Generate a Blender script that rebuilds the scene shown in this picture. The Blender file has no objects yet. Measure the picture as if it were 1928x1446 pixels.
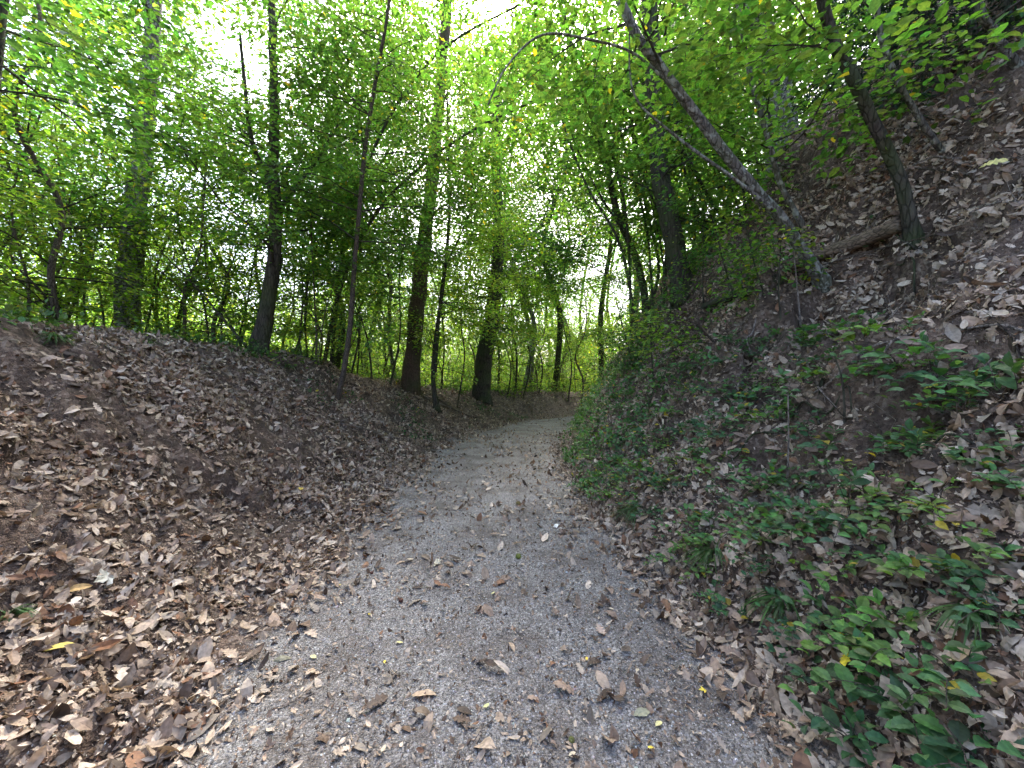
import bpy, math, random
import numpy as np
from mathutils import Vector

rng = np.random.default_rng(11)
random.seed(11)
scene = bpy.context.scene
COL = scene.collection

# ------------------------------------------------------------------ camera
F = 741.0                       # focal length in pixels of the 1928 px wide photograph
CX, CY = 964.0, 723.0
CAMZ = 1.5
cd = bpy.data.cameras.new("camera")
cam = bpy.data.objects.new("camera", cd)
COL.objects.link(cam)
cam.location = (0, 0, CAMZ)
cam.rotation_euler = (math.radians(90), 0, 0)
cd.sensor_width = 36.0
cd.lens = 36.0 * F / 1928.0
cd.clip_start = 0.05
cd.clip_end = 2000
scene.camera = cam

# ------------------------------------------------------------------ sky and sun
SUN_EL, SUN_AZ = math.radians(52), math.radians(6)      # azimuth from +Y towards +X
w = bpy.data.worlds.new("World"); scene.world = w; w.use_nodes = True
nt = w.node_tree
bg = nt.nodes["Background"]
sky = nt.nodes.new("ShaderNodeTexSky"); sky.sky_type = 'NISHITA'; sky.sun_disc = False
sky.sun_elevation = SUN_EL; sky.sun_rotation = SUN_AZ
sky.air_density = 0.8; sky.dust_density = 5.0; sky.ozone_density = 1.0
nt.links.new(sky.outputs[0], bg.inputs[0]); bg.inputs[1].default_value = 0.13
sd = bpy.data.lights.new("sun", 'SUN'); sd.energy = 2.9; sd.angle = math.radians(14); sd.color = (1.0, .96, .90)
sun = bpy.data.objects.new("sun", sd); COL.objects.link(sun)
sdir = Vector((math.sin(SUN_AZ) * math.cos(SUN_EL), math.cos(SUN_AZ) * math.cos(SUN_EL), math.sin(SUN_EL)))
sun.rotation_euler = sdir.to_track_quat('Z', 'Y').to_euler()
vs = scene.view_settings
vs.view_transform = 'Standard'; vs.look = 'None'; vs.gamma = 1; vs.use_curve_mapping = False
vs.exposure = 3.15
cy = scene.cycles
cy.max_bounces = 10; cy.diffuse_bounces = 8; cy.glossy_bounces = 2; cy.transmission_bounces = 8; cy.transparent_max_bounces = 4
cy.use_denoising = True
cy.sample_clamp_indirect = 6
cy.caustics_reflective = False; cy.caustics_refractive = False
cy.use_adaptive_sampling = True; cy.adaptive_threshold = 0.02

# ------------------------------------------------------------------ helpers
def link(o, parent=None):
    COL.objects.link(o)
    if parent is not None: o.parent = parent
    return o

def mk_mesh(name, V, Q, mat, tint=None, smooth=False, parent=None, mats=None):
    """V (n,3); Q list of arrays (m,k) of face indices"""
    me = bpy.data.meshes.new(name)
    V = np.asarray(V, dtype=np.float32)
    if not isinstance(Q, list): Q = [Q]
    Q = [np.asarray(q, dtype=np.int32) for q in Q if len(q)]
    loops = np.concatenate([q.ravel() for q in Q])
    tot = np.concatenate([np.full(len(q), q.shape[1], dtype=np.int32) for q in Q])
    start = np.concatenate([[0], np.cumsum(tot)[:-1]]).astype(np.int32)
    me.vertices.add(len(V)); me.vertices.foreach_set("co", V.ravel())
    me.loops.add(len(loops)); me.loops.foreach_set("vertex_index", loops)
    me.polygons.add(len(tot)); me.polygons.foreach_set("loop_start", start)
    me.polygons.foreach_set("loop_total", tot)
    me.polygons.foreach_set("use_smooth", np.full(len(tot), smooth, dtype=bool))
    me.update(calc_edges=True)
    if tint is not None:
        a = me.attributes.new("tint", 'FLOAT_COLOR', 'POINT')
        t = np.ones((len(V), 4), dtype=np.float32); t[:, :tint.shape[1]] = tint
        a.data.foreach_set("color", t.ravel())
    me.materials.append(mat)
    o = bpy.data.objects.new(name, me)
    return link(o, parent)

def tag(o, label=None, cat=None, group=None, kind=None):
    if label: o["label"] = label
    if cat: o["category"] = cat
    if group: o["group"] = group
    if kind: o["kind"] = kind
    return o

def empty(name, loc, label, cat, group=None):
    o = bpy.data.objects.new(name, None); o.empty_display_size = .1
    o.location = loc; link(o)
    return tag(o, label, cat, group)

def hsh(ix, iy, seed):
    h = (ix.astype(np.int64) * 374761393 + iy.astype(np.int64) * 668265263 + seed * 1442695041) & 0xffffffff
    h = ((h ^ (h >> 13)) * 1274126177) & 0xffffffff
    h = h ^ (h >> 16)
    return (h & 0xffffff) / float(0xffffff)

def vnoise(x, y, seed=0):
    x = np.asarray(x, float); y = np.asarray(y, float)
    ix = np.floor(x); iy = np.floor(y); fx = x - ix; fy = y - iy
    fx = fx * fx * fx * (fx * (fx * 6 - 15) + 10); fy = fy * fy * fy * (fy * (fy * 6 - 15) + 10)
    a = hsh(ix, iy, seed); b = hsh(ix + 1, iy, seed); c = hsh(ix, iy + 1, seed); d = hsh(ix + 1, iy + 1, seed)
    return (a * (1 - fx) + b * fx) * (1 - fy) + (c * (1 - fx) + d * fx) * fy * 1.0 - 0.5

def fbm(x, y, seed=0, octs=4):
    r = 0; amp = 1; f = 1
    for k in range(octs):
        r = r + amp * vnoise(x * f + 13.7 * k, y * f - 7.1 * k, seed + k); amp *= .5; f *= 2.03
    return r

def sstep(a, b, x):
    t = np.clip((x - a) / (b - a), 0, 1); return t * t * (3 - 2 * t)

# ------------------------------------------------------------------ terrain
CL = np.array([(0.12, -30), (0.12, -4), (0.1, 0), (0.0, 2), (-.25, 4), (-.35, 6), (-.25, 8), (.05, 10), (.6, 12), (1.4, 14), (2.5, 15.8),
               (3.9, 17.2), (5, 18.5), (9, 19.6), (16, 20.5), (40, 21)], float)
def _spl(P, n=14):
    out = []
    for i in range(len(P) - 1):
        p0 = P[max(i - 1, 0)]; p1 = P[i]; p2 = P[i + 1]; p3 = P[min(i + 2, len(P) - 1)]
        for k in range(n):
            t = k / n
            m1 = (p2 - p0) * .5; m2 = (p3 - p1) * .5
            out.append((2*t**3-3*t*t+1)*p1 + (t**3-2*t*t+t)*m1 + (-2*t**3+3*t*t)*p2 + (t**3-t*t)*m2)
    out.append(P[-1]); return np.array(out)
CLD = np.array([[x, y] for x, y in _spl(CL[3:15], 5)])
CLD = np.vstack([CL[:3], CLD, CL[15:]])
CLL = np.concatenate([[0], np.cumsum(np.linalg.norm(np.diff(CLD, axis=0), axis=1))])
CLL = CLL - CLL[2]              # arclength 0 at the camera

def path_coords(x, y):
    x = np.atleast_1d(np.asarray(x, float)).ravel(); y = np.atleast_1d(np.asarray(y, float)).ravel()
    best = np.full(x.shape, 1e18); D = np.zeros(x.shape); S = np.zeros(x.shape)
    for i in range(len(CLD) - 1):
        a = CLD[i]; b = CLD[i + 1]; e = b - a; L2 = e @ e; L = math.sqrt(L2)
        t = np.clip(((x - a[0]) * e[0] + (y - a[1]) * e[1]) / L2, 0, 1)
        qx = x - a[0] - t * e[0]; qy = y - a[1] - t * e[1]
        dd = qx * qx + qy * qy
        m = dd < best
        best = np.where(m, dd, best)
        side = np.sign(qx * e[1] - qy * e[0])
        D = np.where(m, side * np.sqrt(dd), D); S = np.where(m, CLL[i] + t * L, S)
    return D, S

def terrain(x, y, want=False):
    shp = np.shape(x)
    x = np.asarray(x, float).ravel(); y = np.asarray(y, float).ravel()
    d, s = path_coords(x, y)
    dist = np.hypot(x, y)
    wob = 0.25 * vnoise(s * .55, s * 0 + 3, 5)
    # left bank
    HL = np.interp(s, [-10, 0, 4, 8, 10, 14, 20, 30, 60], [2.6, 2.4, 2.18, 2.0, 1.7, 1.35, 1.05, .8, .6])
    HL = HL + .22 * vnoise(s * .45, s * 0, 3)
    u = np.clip((-d - 1.6 + wob) / 3.15, 0, 1)
    pl = .45 * u + .55 * (u * u * (3 - 2 * u))
    back = np.clip(-d - 5.2, 0, None)
    zl = HL * pl - np.minimum(.10 * back + .012 * back ** 2, 9 + .02 * back)
    zl = np.maximum(zl, -14)
    # right bank
    cap = np.interp(s, [-40, 6.6, 7.6, 8.8, 10, 14, 17, 20, 30, 60], [10.5, 10.5, 8.8, 6.2, 5.1, 4.6, 3.6, 2.4, 2.2, 2.0])
    v = np.clip(d - 1.25 - wob * .8, 0, None)
    sl = np.interp(s, [4, 8, 12], [1.1, 1.4, 1.55])
    zr = np.where(v < 6, sl * v, sl * 6 + .85 * (v - 6))
    zr = zr * (1 - .35 * np.exp(-(v / .35) ** 2))
    k = 2.2
    zr = -np.log(np.exp(-k * zr) + np.exp(-k * (cap + .10 * v))) / k + np.log(1 + np.exp(-k * (cap))) / k
    zr = np.minimum(zr, 16)
    zp = .035 * np.clip(np.abs(d), 0, 1.5) ** 2 * .6          # dished track
    z = np.where(d < 0, zl, zr) + zp
    off = sstep(1.0, 2.4, np.abs(d))
    rough = fbm(x * 1.1, y * 1.1, 21, 3) * .22 + fbm(x * 4.5, y * 4.5, 31, 3) * .11 - .09 * sstep(.12, .42, fbm(x * 2.1, y * 2.6, 37, 2))
    rr = fbm(x * .55 + 3, y * .8, 77, 2) * .55
    z = z + off * rough * np.where(d > 0, 1.5 + .9 * sstep(2, 3.2, d), .85) + np.where(d > 0, rr * 1.3 * sstep(1.8, 4, d), 0)
    led = fbm(x * 1.7 + y * .5, y * 1.2 - x * .6, 83, 3)
    z = z - np.where(d > 0, .28 * sstep(.1, .22, led) * sstep(1.9, 2.8, d), .10 * sstep(.14, .24, led) * off)
    z = z + (1 - off) * (fbm(x * .9, y * .9, 41, 2) * .035 + fbm(x * 6, y * 6, 51, 2) * .012)
    z = z + fbm(x * 14, y * 14, 61, 2) * .016 * (.25 + off)
    if want: return z.reshape(shp), d.reshape(shp), s.reshape(shp)
    return z.reshape(shp)

def gz(x, y): return float(terrain(np.array([x]), np.array([y]))[0])

def at(px, py, Y):             # photo pixel at depth Y -> world point
    return np.array([(px - CX) / F * Y, Y, CAMZ - (py - CY) / F * Y])

def hit(px, py, y0=.8, y1=60):
    Y = np.geomspace(y0, y1, 900)
    X = (px - CX) / F * Y; Z = CAMZ - (py - CY) / F * Y
    T = terrain(X, Y)
    m = np.where(Z < T)[0]
    if len(m) == 0: return None
    i = m[0]
    return np.array([X[i], Y[i], T[i]])

def normals(x, y, e=.06):
    zx = (terrain(x + e, y) - terrain(x - e, y)) / (2 * e); zy = (terrain(x, y + e) - terrain(x, y - e)) / (2 * e)
    n = np.stack([-zx, -zy, np.ones_like(zx)], -1)
    return n / np.linalg.norm(n, axis=-1, keepdims=True)

# ------------------------------------------------------------------ materials
def newmat(name):
    m = bpy.data.materials.new(name); m.use_nodes = True
    t = m.node_tree; t.nodes.clear()
    out = t.nodes.new("ShaderNodeOutputMaterial")
    return m, t, out

def N(t, typ, **kw):
    n = t.nodes.new(typ)
    for k, v in kw.items():
        if k.startswith("i_"):
            key = k[2:]; key = int(key) if key.isdigit() else key
            n.inputs[key].default_value = v
        else: setattr(n, k, v)
    return n

def ramp(t, fac, stops):
    r = t.nodes.new("ShaderNodeValToRGB")
    while len(r.color_ramp.elements) < len(stops): r.color_ramp.elements.new(.5)
    for e, (p, c) in zip(r.color_ramp.elements, stops):
        e.position = p; e.color = (*c, 1) if len(c) == 3 else c
    t.links.new(fac, r.inputs[0]); return r.outputs[0]

def mixc(t, fac, a, b, mode='MIX'):
    m = t.nodes.new("ShaderNodeMix"); m.data_type = 'RGBA'; m.blend_type = mode
    for s, v in ((0, fac), (6, a), (7, b)):
        if hasattr(v, "links"): t.links.new(v, m.inputs[s])
        else: m.inputs[s].default_value = v if s == 0 else (*v, 1)
    return m.outputs[2]

def leaf_material(name, trans=.5, tcol=(2.7, 2.8, .9), rough=.5, spec=.35):
    m, t, out = newmat(name)
    a = N(t, "ShaderNodeAttribute", attribute_name="tint")
    geo = N(t, "ShaderNodeNewGeometry")
    nz = N(t, "ShaderNodeTexNoise"); nz.inputs["Scale"].default_value = 60; nz.inputs["Detail"].default_value = 2
    t.links.new(geo.outputs["Position"], nz.inputs["Vector"])
    f = ramp(t, nz.outputs[0], [(.3, (.72, .72, .72)), (.7, (1.2, 1.2, 1.2))])
    base = mixc(t, 1.0, a.outputs["Color"], f, 'MULTIPLY')
    p = N(t, "ShaderNodeBsdfPrincipled"); p.inputs["Roughness"].default_value = rough
    p.inputs["Specular IOR Level"].default_value = spec
    t.links.new(base, p.inputs["Base Color"])
    tr = N(t, "ShaderNodeBsdfTranslucent")
    t.links.new(mixc(t, 1.0, base, tcol, 'MULTIPLY'), tr.inputs["Color"])
    mx = N(t, "ShaderNodeMixShader"); mx.inputs[0].default_value = trans
    t.links.new(p.outputs[0], mx.inputs[1]); t.links.new(tr.outputs[0], mx.inputs[2])
    t.links.new(mx.outputs[0], out.inputs[0])
    return m

M_LEAF = leaf_material("green_leaf", .5)
M_PLANT = leaf_material("plant_leaf", .35, (1.8, 1.7, .6), .58, .3)
M_DRY = leaf_material("dry_leaf", .12, (1.3, 1.1, .8), .62, .35)
M_NEEDLE = leaf_material("needle_leaf", .15, (1.5, 1.4, .8), .6, .3)

def ground_material(name, kind):
    m, t, out = newmat(name)
    geo = N(t, "ShaderNodeNewGeometry"); P = geo.outputs["Position"]
    at_ = N(t, "ShaderNodeAttribute", attribute_name="tint")     # r = gravel share
    sep = N(t, "ShaderNodeSeparateColor"); t.links.new(at_.outputs["Color"], sep.inputs[0])
    def noise(sc, det=4, rough=.6):
        n = N(t, "ShaderNodeTexNoise"); n.inputs["Scale"].default_value = sc; n.inputs["Detail"].default_value = det
        n.inputs["Roughness"].default_value = rough; t.links.new(P, n.inputs["Vector"]); return n.outputs[0]
    def vor(sc, feat='F1', rnd=1):
        n = N(t, "ShaderNodeTexVoronoi"); n.feature = feat; n.inputs["Scale"].default_value = sc
        n.inputs["Randomness"].default_value = rnd; t.links.new(P, n.inputs["Vector"]); return n
    # soil with crumbs of dead leaf
    soil = ramp(t, noise(9, 8, .7), [(.25, (.022, .015, .011)), (.5, (.06, .042, .031)), (.75, (.12, .09, .068))])
    vc = vor(38)
    crumb = ramp(t, vc.outputs["Color"], [(.0, (.05, .035, .026)), (.35, (.12, .08, .057)), (.62, (.24, .17, .125)), (.9, (.36, .29, .23))])
    soil = mixc(t, ramp(t, noise(5, 3), [(.38, (.1,) * 3), (.62, (.75,) * 3)]), soil, crumb)
    # gravel: crushed grey stone in brown fines
    v1 = vor(95); v2 = vor(48); v3 = vor(190)
    st1 = ramp(t, v1.outputs["Color"], [(.1, (.035, .03, .027)), (.45, (.21, .197, .18)), (.75, (.43, .41, .38)), (.92, (.75, .74, .71))])
    st3 = ramp(t, v3.outputs["Color"], [(.1, (.04, .034, .03)), (.5, (.19, .178, .165)), (.9, (.5, .485, .46))])
    st2 = ramp(t, v2.outputs["Color"], [(.1, (.10, .09, .085)), (.7, (.27, .26, .255)), (.95, (.5, .49, .48))])
    g = mixc(t, .5, st1, st3)
    big = ramp(t, v2.outputs["Distance"], [(.25, (1,) * 3), (.42, (0,) * 3)])
    sel = ramp(t, v2.outputs["Color"], [(.68, (0,) * 3), (.72, (1,) * 3)])
    g = mixc(t, mixc(t, 1.0, big, sel, 'MULTIPLY'), g, st2)
    fines = ramp(t, noise(30, 6, .7), [(.3, (.05, .037, .029)), (.7, (.15, .12, .098))])
    patch = ramp(t, noise(1.7, 5, .65), [(.44, (.08,) * 3), (.62, (.65,) * 3)])
    g = mixc(t, patch, g, fines)
    gf = N(t, "ShaderNodeMath", operation='ADD'); t.links.new(sep.outputs[0], gf.inputs[0])
    n5 = N(t, "ShaderNodeMath", operation='MULTIPLY_ADD'); t.links.new(noise(3.5, 6, .7), n5.inputs[0]); n5.inputs[1].default_value = 1.6; n5.inputs[2].default_value = -.8
    t.links.new(n5.outputs[0], gf.inputs[1])
    gfr = ramp(t, gf.outputs[0], [(.35, (0,) * 3), (.65, (1,) * 3)])
    col = mixc(t, gfr, soil, g)
    p = N(t, "ShaderNodeBsdfPrincipled"); p.inputs["Roughness"].default_value = .85; p.inputs["Specular IOR Level"].default_value = .25
    t.links.new(col, p.inputs["Base Color"])
    # bump
    b1 = N(t, "ShaderNodeBump"); b1.inputs["Strength"].default_value = 1.0; b1.inputs["Distance"].default_value = .012
    t.links.new(v1.outputs["Distance"], b1.inputs["Height"]); b1.invert = True
    b2 = N(t, "ShaderNodeBump"); b2.inputs["Strength"].default_value = .8; b2.inputs["Distance"].default_value = .03
    t.links.new(noise(22, 6, .75), b2.inputs["Height"]); t.links.new(b1.outputs[0], b2.inputs["Normal"])
    t.links.new(b2.outputs[0], p.inputs["Normal"])
    t.links.new(p.outputs[0], out.inputs[0])
    return m
M_GROUND = ground_material("forest_soil", 0)

def bark_material(name, dark, light, moss=(.05, .075, .02), mossf=.25, scale=9, lichen=0.0, stretch=(1, 1, .22)):
    m, t, out = newmat(name)
    tc = N(t, "ShaderNodeTexCoord")
    mp = N(t, "ShaderNodeMapping"); mp.inputs["Scale"].default_value = stretch
    t.links.new(tc.outputs["Object"], mp.inputs["Vector"])
    n1 = N(t, "ShaderNodeTexNoise"); n1.inputs["Scale"].default_value = scale * 2.2; n1.inputs["Detail"].default_value = 8; n1.inputs["Roughness"].default_value = .72
    t.links.new(mp.outputs[0], n1.inputs["Vector"])
    v = N(t, "ShaderNodeTexVoronoi"); v.feature = 'DISTANCE_TO_EDGE'; v.inputs["Scale"].default_value = scale * 2.4
    t.links.new(mp.outputs[0], v.inputs["Vector"])
    c = ramp(t, n1.outputs[0], [(.3, dark), (.7, light)])
    cr = ramp(t, v.outputs["Distance"], [(.0, (.35,) * 3), (.12, (1,) * 3)])
    c = mixc(t, 1.0, c, cr, 'MULTIPLY')
    n2 = N(t, "ShaderNodeTexNoise"); n2.inputs["Scale"].default_value = 2.3; n2.inputs["Detail"].default_value = 6
    t.links.new(tc.outputs["Object"], n2.inputs["Vector"])
    mf = ramp(t, n2.outputs[0], [(.5 - mossf * .3, (0,) * 3), (.72 - mossf * .3, (mossf * 1.6,) * 3)])
    c = mixc(t, mf, c, moss)
    if lichen:
        n3 = N(t, "ShaderNodeTexNoise"); n3.inputs["Scale"].default_value = 14; n3.inputs["Detail"].default_value = 5
        t.links.new(tc.outputs["Object"], n3.inputs["Vector"])
        lf = ramp(t, n3.outputs[0], [(.52, (0,) * 3), (.6, (lichen,) * 3)])
        c = mixc(t, lf, c, (.36, .38, .33))
    p = N(t, "ShaderNodeBsdfPrincipled"); p.inputs["Roughness"].default_value = .85; p.inputs["Specular IOR Level"].default_value = .2
    t.links.new(c, p.inputs["Base Color"])
    b = N(t, "ShaderNodeBump"); b.inputs["Strength"].default_value = .9; b.inputs["Distance"].default_value = .03
    t.links.new(n1.outputs[0], b.inputs["Height"])
    b2 = N(t, "ShaderNodeBump"); b2.inputs["Strength"].default_value = .7; b2.inputs["Distance"].default_value = .02
    t.links.new(cr, b2.inputs["Height"]); t.links.new(b.outputs[0], b2.inputs["Normal"])
    t.links.new(b2.outputs[0], p.inputs["Normal"]); t.links.new(p.outputs[0], out.inputs[0])
    return m
M_BARK = bark_material("dark_bark", (.022, .018, .015), (.10, .085, .07), mossf=.3)
M_BARKG = bark_material("grey_bark", (.07, .062, .055), (.22, .2, .18), mossf=.25, lichen=.6)
M_BARKP = bark_material("reddish_bark", (.05, .032, .025), (.18, .12, .09), mossf=.3, scale=17)
M_TWIG = bark_material("twig_bark", (.06, .045, .035), (.16, .125, .1), mossf=.1, scale=20)
M_PALE = bark_material("pale_twig", (.14, .11, .09), (.34, .29, .25), mossf=.05, scale=20)
M_ROT = bark_material("rotten_wood", (.07, .05, .035), (.27, .2, .145), mossf=.2, scale=12, stretch=(.2, .5, 1))

# ------------------------------------------------------------------ the setting: one sheet split into path, ground and hillside
def axis(lo, hi, fine_lo, fine_hi, step, grow=1.09):
    a = list(np.arange(fine_lo, fine_hi + step / 2, step))
    s = step; x = a[-1]
    while x < hi: s *= grow; x += s; a.append(min(x, hi + 1))
    s = step; x = a[0]; b = []
    while x > lo: s *= grow; x -= s; b.append(max(x, lo - 1))
    return np.array(b[::-1] + a)
gx = axis(-420, 420, -5.2, 6.6, .035, 1.06)
gy = axis(-60, 480, .4, 7.0, .035, 1.03)
GX, GY = np.meshgrid(gx, gy)
GZ, GD, GS = terrain(GX, GY, True)
edge = 1.38 + .3 * (GD < 0) + .35 * fbm(GS * .9, np.sign(GD) * 5, 91, 3) + .12 * fbm(GX * 3, GY * 3, 93, 2)
gravel = np.clip(.5 + (edge - .22 - np.abs(GD)) * 1.5, 0, 1)
V = np.stack([GX, GY, GZ], -1).reshape(-1, 3)
T = np.zeros((len(V), 3)); T[:, 0] = gravel.ravel()
ny, nx = GX.shape
idx = np.arange(ny * nx).reshape(ny, nx)
Q = np.stack([idx[:-1, :-1], idx[:-1, 1:], idx[1:, 1:], idx[1:, :-1]], -1).reshape(-1, 4)
inpath = (np.abs(GD) < edge)[:-1, :-1].ravel() & (GY[:-1, :-1].ravel() > -25)
rightside = (GD > 0)[:-1, :-1].ravel()
def submesh(name, mask):
    q = Q[mask]; u, inv = np.unique(q.ravel(), return_inverse=True)
    o = mk_mesh(name, V[u], inv.reshape(-1, 4), M_GROUND, T[u], smooth=True)
    return tag(o, kind="structure")
submesh("path", inpath)
submesh("ground", ~inpath & ~rightside)
submesh("hillside", ~inpath & rightside)

# ------------------------------------------------------------------ mesh builders
class MB:
    def __init__(s): s.V = []; s.Q4 = []; s.Q3 = []; s.T = []; s.n = 0
    def add(s, V, Q4=None, Q3=None, T=None):
        if Q4 is not None and len(Q4): s.Q4.append(np.asarray(Q4) + s.n)
        if Q3 is not None and len(Q3): s.Q3.append(np.asarray(Q3) + s.n)
        s.V.append(np.asarray(V)); s.n += len(V)
        s.T.append(np.ones((len(V), 3)) if T is None else np.broadcast_to(T, (len(V), 3)))
    def tube(s, P, R, sides=6, wob=0., seed=0, cap=True):
        P = np.asarray(P, float); R = np.asarray(R, float); n = len(P)
        Tn = np.gradient(P, axis=0); Tn /= np.linalg.norm(Tn, axis=1, keepdims=True) + 1e-9
        ref = np.array([0, 1., 0]) if abs(Tn[0][1]) < .8 else np.array([1., 0, 0])
        A = np.cross(Tn, ref); A /= np.linalg.norm(A, axis=1, keepdims=True) + 1e-9
        B = np.cross(Tn, A)
        th = np.linspace(0, 2 * math.pi, sides, endpoint=False)
        Rr = R[:, None] * np.ones((1, sides))
        if wob:
            L = np.concatenate([[0], np.cumsum(np.linalg.norm(np.diff(P, axis=0), axis=1))])
            Rr = Rr * (1 + wob * (fbm(np.cos(th)[None] * 1.3 + L[:, None] * 1.2 + seed, np.sin(th)[None] * 1.3 + L[:, None] * .4, 7 + seed, 3)))
        V = P[:, None] + Rr[..., None] * (np.cos(th)[None, :, None] * A[:, None] + np.sin(th)[None, :, None] * B[:, None])
        i = np.arange(n * sides).reshape(n, sides); j = np.roll(i, -1, axis=1)
        Qd = np.stack([i[:-1], j[:-1], j[1:], i[1:]], -1).reshape(-1, 4)
        V = V.reshape(-1, 3); T3 = []
        if cap:
            V = np.vstack([V, P[0], P[-1]]); a = n * sides
            T3 = np.concatenate([np.stack([j[0], i[0], np.full(sides, a)], -1), np.stack([i[-1], j[-1], np.full(sides, a + 1)], -1)])
        s.add(V, Qd, T3)
    def inst(s, tmpl, P, X, Nn, S, T, bend=None):
        """copies of leaf template tmpl=(V,Q4,Q3) at P with axis X, normal Nn, size S, colour T"""
        tv, q4, q3 = tmpl
        X = X / (np.linalg.norm(X, axis=1, keepdims=True) + 1e-9)
        Y = np.cross(Nn, X); Y /= np.linalg.norm(Y, axis=1, keepdims=True) + 1e-9
        Z = np.cross(X, Y)
        W = P[:, None] + S[:, None, None] * (tv[None, :, 0:1] * X[:, None] + tv[None, :, 1:2] * Y[:, None] + tv[None, :, 2:3] * Z[:, None])
        m = len(P); k = len(tv); off = (np.arange(m) * k)[:, None, None]
        V = W.reshape(-1, 3); Tc = np.repeat(T, k, axis=0)
        s.add(V, (q4[None] + off).reshape(-1, 4) if len(q4) else None, (q3[None] + off).reshape(-1, 3) if len(q3) else None, Tc)
    def build(s, name, mat, parent=None, tint=False, smooth=False, origin=None):
        V = np.vstack(s.V)
        if origin is not None: V = V - np.asarray(origin)
        Q = []
        if s.Q4: Q.append(np.vstack(s.Q4))
        if s.Q3: Q.append(np.vstack(s.Q3))
        return mk_mesh(name, V, Q, mat, np.vstack(s.T) if tint else None, smooth, parent)

def E(a): return np.zeros((0, a), int)
# simple green leaf: ovate, folded at the midrib
def leaf_simple(wd=.3, fold=.10, droop=.10):
    v = np.array([(0, 0, 0), (.32, wd, fold), (.72, wd * .8, fold * .7 - droop * .5), (1, 0, -droop), (.72, -wd * .8, fold * .7 - droop * .5), (.32, -wd, fold)])
    return v, np.array([(0, 3, 2, 1), (0, 5, 4, 3)]), E(3)
LF = leaf_simple()
LF2 = leaf_simple(.36, .06, .16)

def leaf_outline(prof, curl=0., fold=0., twist=0., crump=0., seed=0):
    """prof: list of (x, halfwidth); a strip either side of a midrib; curl bends along the length"""
    r = np.random.default_rng(seed); n = len(prof)
    v = []
    for (x, h) in prof:
        z0 = -curl * (x - .5) ** 2 * 4 + crump * r.normal() * .5
        tw = twist * (x - .5)
        v.append((x, 0, z0))
        v.append((x + .02 * r.normal(), h, z0 + fold * h + tw * h + crump * r.normal()))
        v.append((x + .02 * r.normal(), -h, z0 + fold * h - tw * h + crump * r.normal()))
    v = np.array(v); q = []
    for i in range(n - 1):
        a = 3 * i; b = a + 3
        q += [(a, b, b + 1, a + 1), (a, a + 2, b + 2, b)]
    return v - np.array([.5, 0, 0]), np.array(q), E(3)
P_OVAL = [(0, .01), (.12, .14), (.35, .24), (.6, .23), (.82, .13), (1, .0)]
P_LONG = [(0, .01), (.1, .07), (.25, .13), (.45, .16), (.7, .14), (.88, .08), (1, .0)]
P_OAK = [(0, .015), (.14, .06), (.22, .16), (.3, .08), (.42, .23), (.5, .11), (.62, .27), (.7, .13), (.82, .2), (.92, .1), (1, .02)]
P_SERR = [(0, .01), (.08, .13), (.14, .17), (.18, .22), (.26, .22), (.3, .28), (.4, .26), (.44, .3), (.56, .25), (.6, .27), (.7, .2), (.74, .21), (.86, .1), (1, .0)]
def maple(cup=.1, seed=0):
    r = np.random.default_rng(seed)
    pts = [(0, 0, 0)]
    spec = [(-150, .22), (-120, .42), (-100, .36), (-78, .62), (-62, .58), (-48, .3), (-30, .6), (-14, .66), (0, .95), (14, .66), (30, .6), (48, .3), (62, .58), (78, .62), (100, .36), (120, .42), (150, .22), (180, .05)]
    for a, rr in spec:
        a = math.radians(a + r.normal() * 2); rr *= .55
        pts.append((rr * math.cos(a), rr * math.sin(a), cup * rr * (1 + .8 * r.normal())))
    n = len(spec)
    return np.array(pts), E(4), np.array([(0, i + 1, (i + 1) % n + 1) for i in range(n)])
DRY = ([leaf_outline(P_OVAL, c, f, tw, .03, i) for i, (c, f, tw) in enumerate([(.12, .3, .3), (-.15, .5, -.4), (.28, .2, .8), (.05, -.3, .3)])] +
       [leaf_outline(P_LONG, c, f, tw, .02, 10 + i) for i, (c, f, tw) in enumerate([(.14, .5, .4), (-.2, .6, .9), (.3, -.3, -.8)])] +
       [leaf_outline(P_OAK, c, f, tw, .02, 20 + i) for i, (c, f, tw) in enumerate([(.1, .25, .3), (-.12, .4, -.5), (.25, -.2, .5)])] +
       [maple(.35, 1), maple(-.3, 2)])
DRY = [(t_[0] * np.array([1, 1, .7]), t_[1], t_[2]) for t_ in DRY]
DRY_LO = [leaf_outline([(0, .01), (.3, .24), (.7, .2), (1, 0)], c, f, 0, .05, 30 + i) for i, (c, f) in enumerate([(.2, .4), (-.2, .3), (.1, -.5)])]
SERR = leaf_outline(P_SERR, .12, .25, .05, .006, 3)

# ------------------------------------------------------------------ trees
def unit(v): return v / (np.linalg.norm(v) + 1e-9)

def tints(n, base, var=.25, yellow=.0, r=rng):
    b = np.array(base)[None] * (1 + var * r.normal(size=(n, 1))).clip(.45, 1.8)
    b = b * (1 + .12 * r.normal(size=(n, 3)))
    if yellow > 0:
        m = r.random(n) < yellow
        b[m] = np.array((.30, .24, .03)) * (1 + .2 * r.normal(size=(m.sum(), 1)))
    return b.clip(.005, .8)

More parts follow.
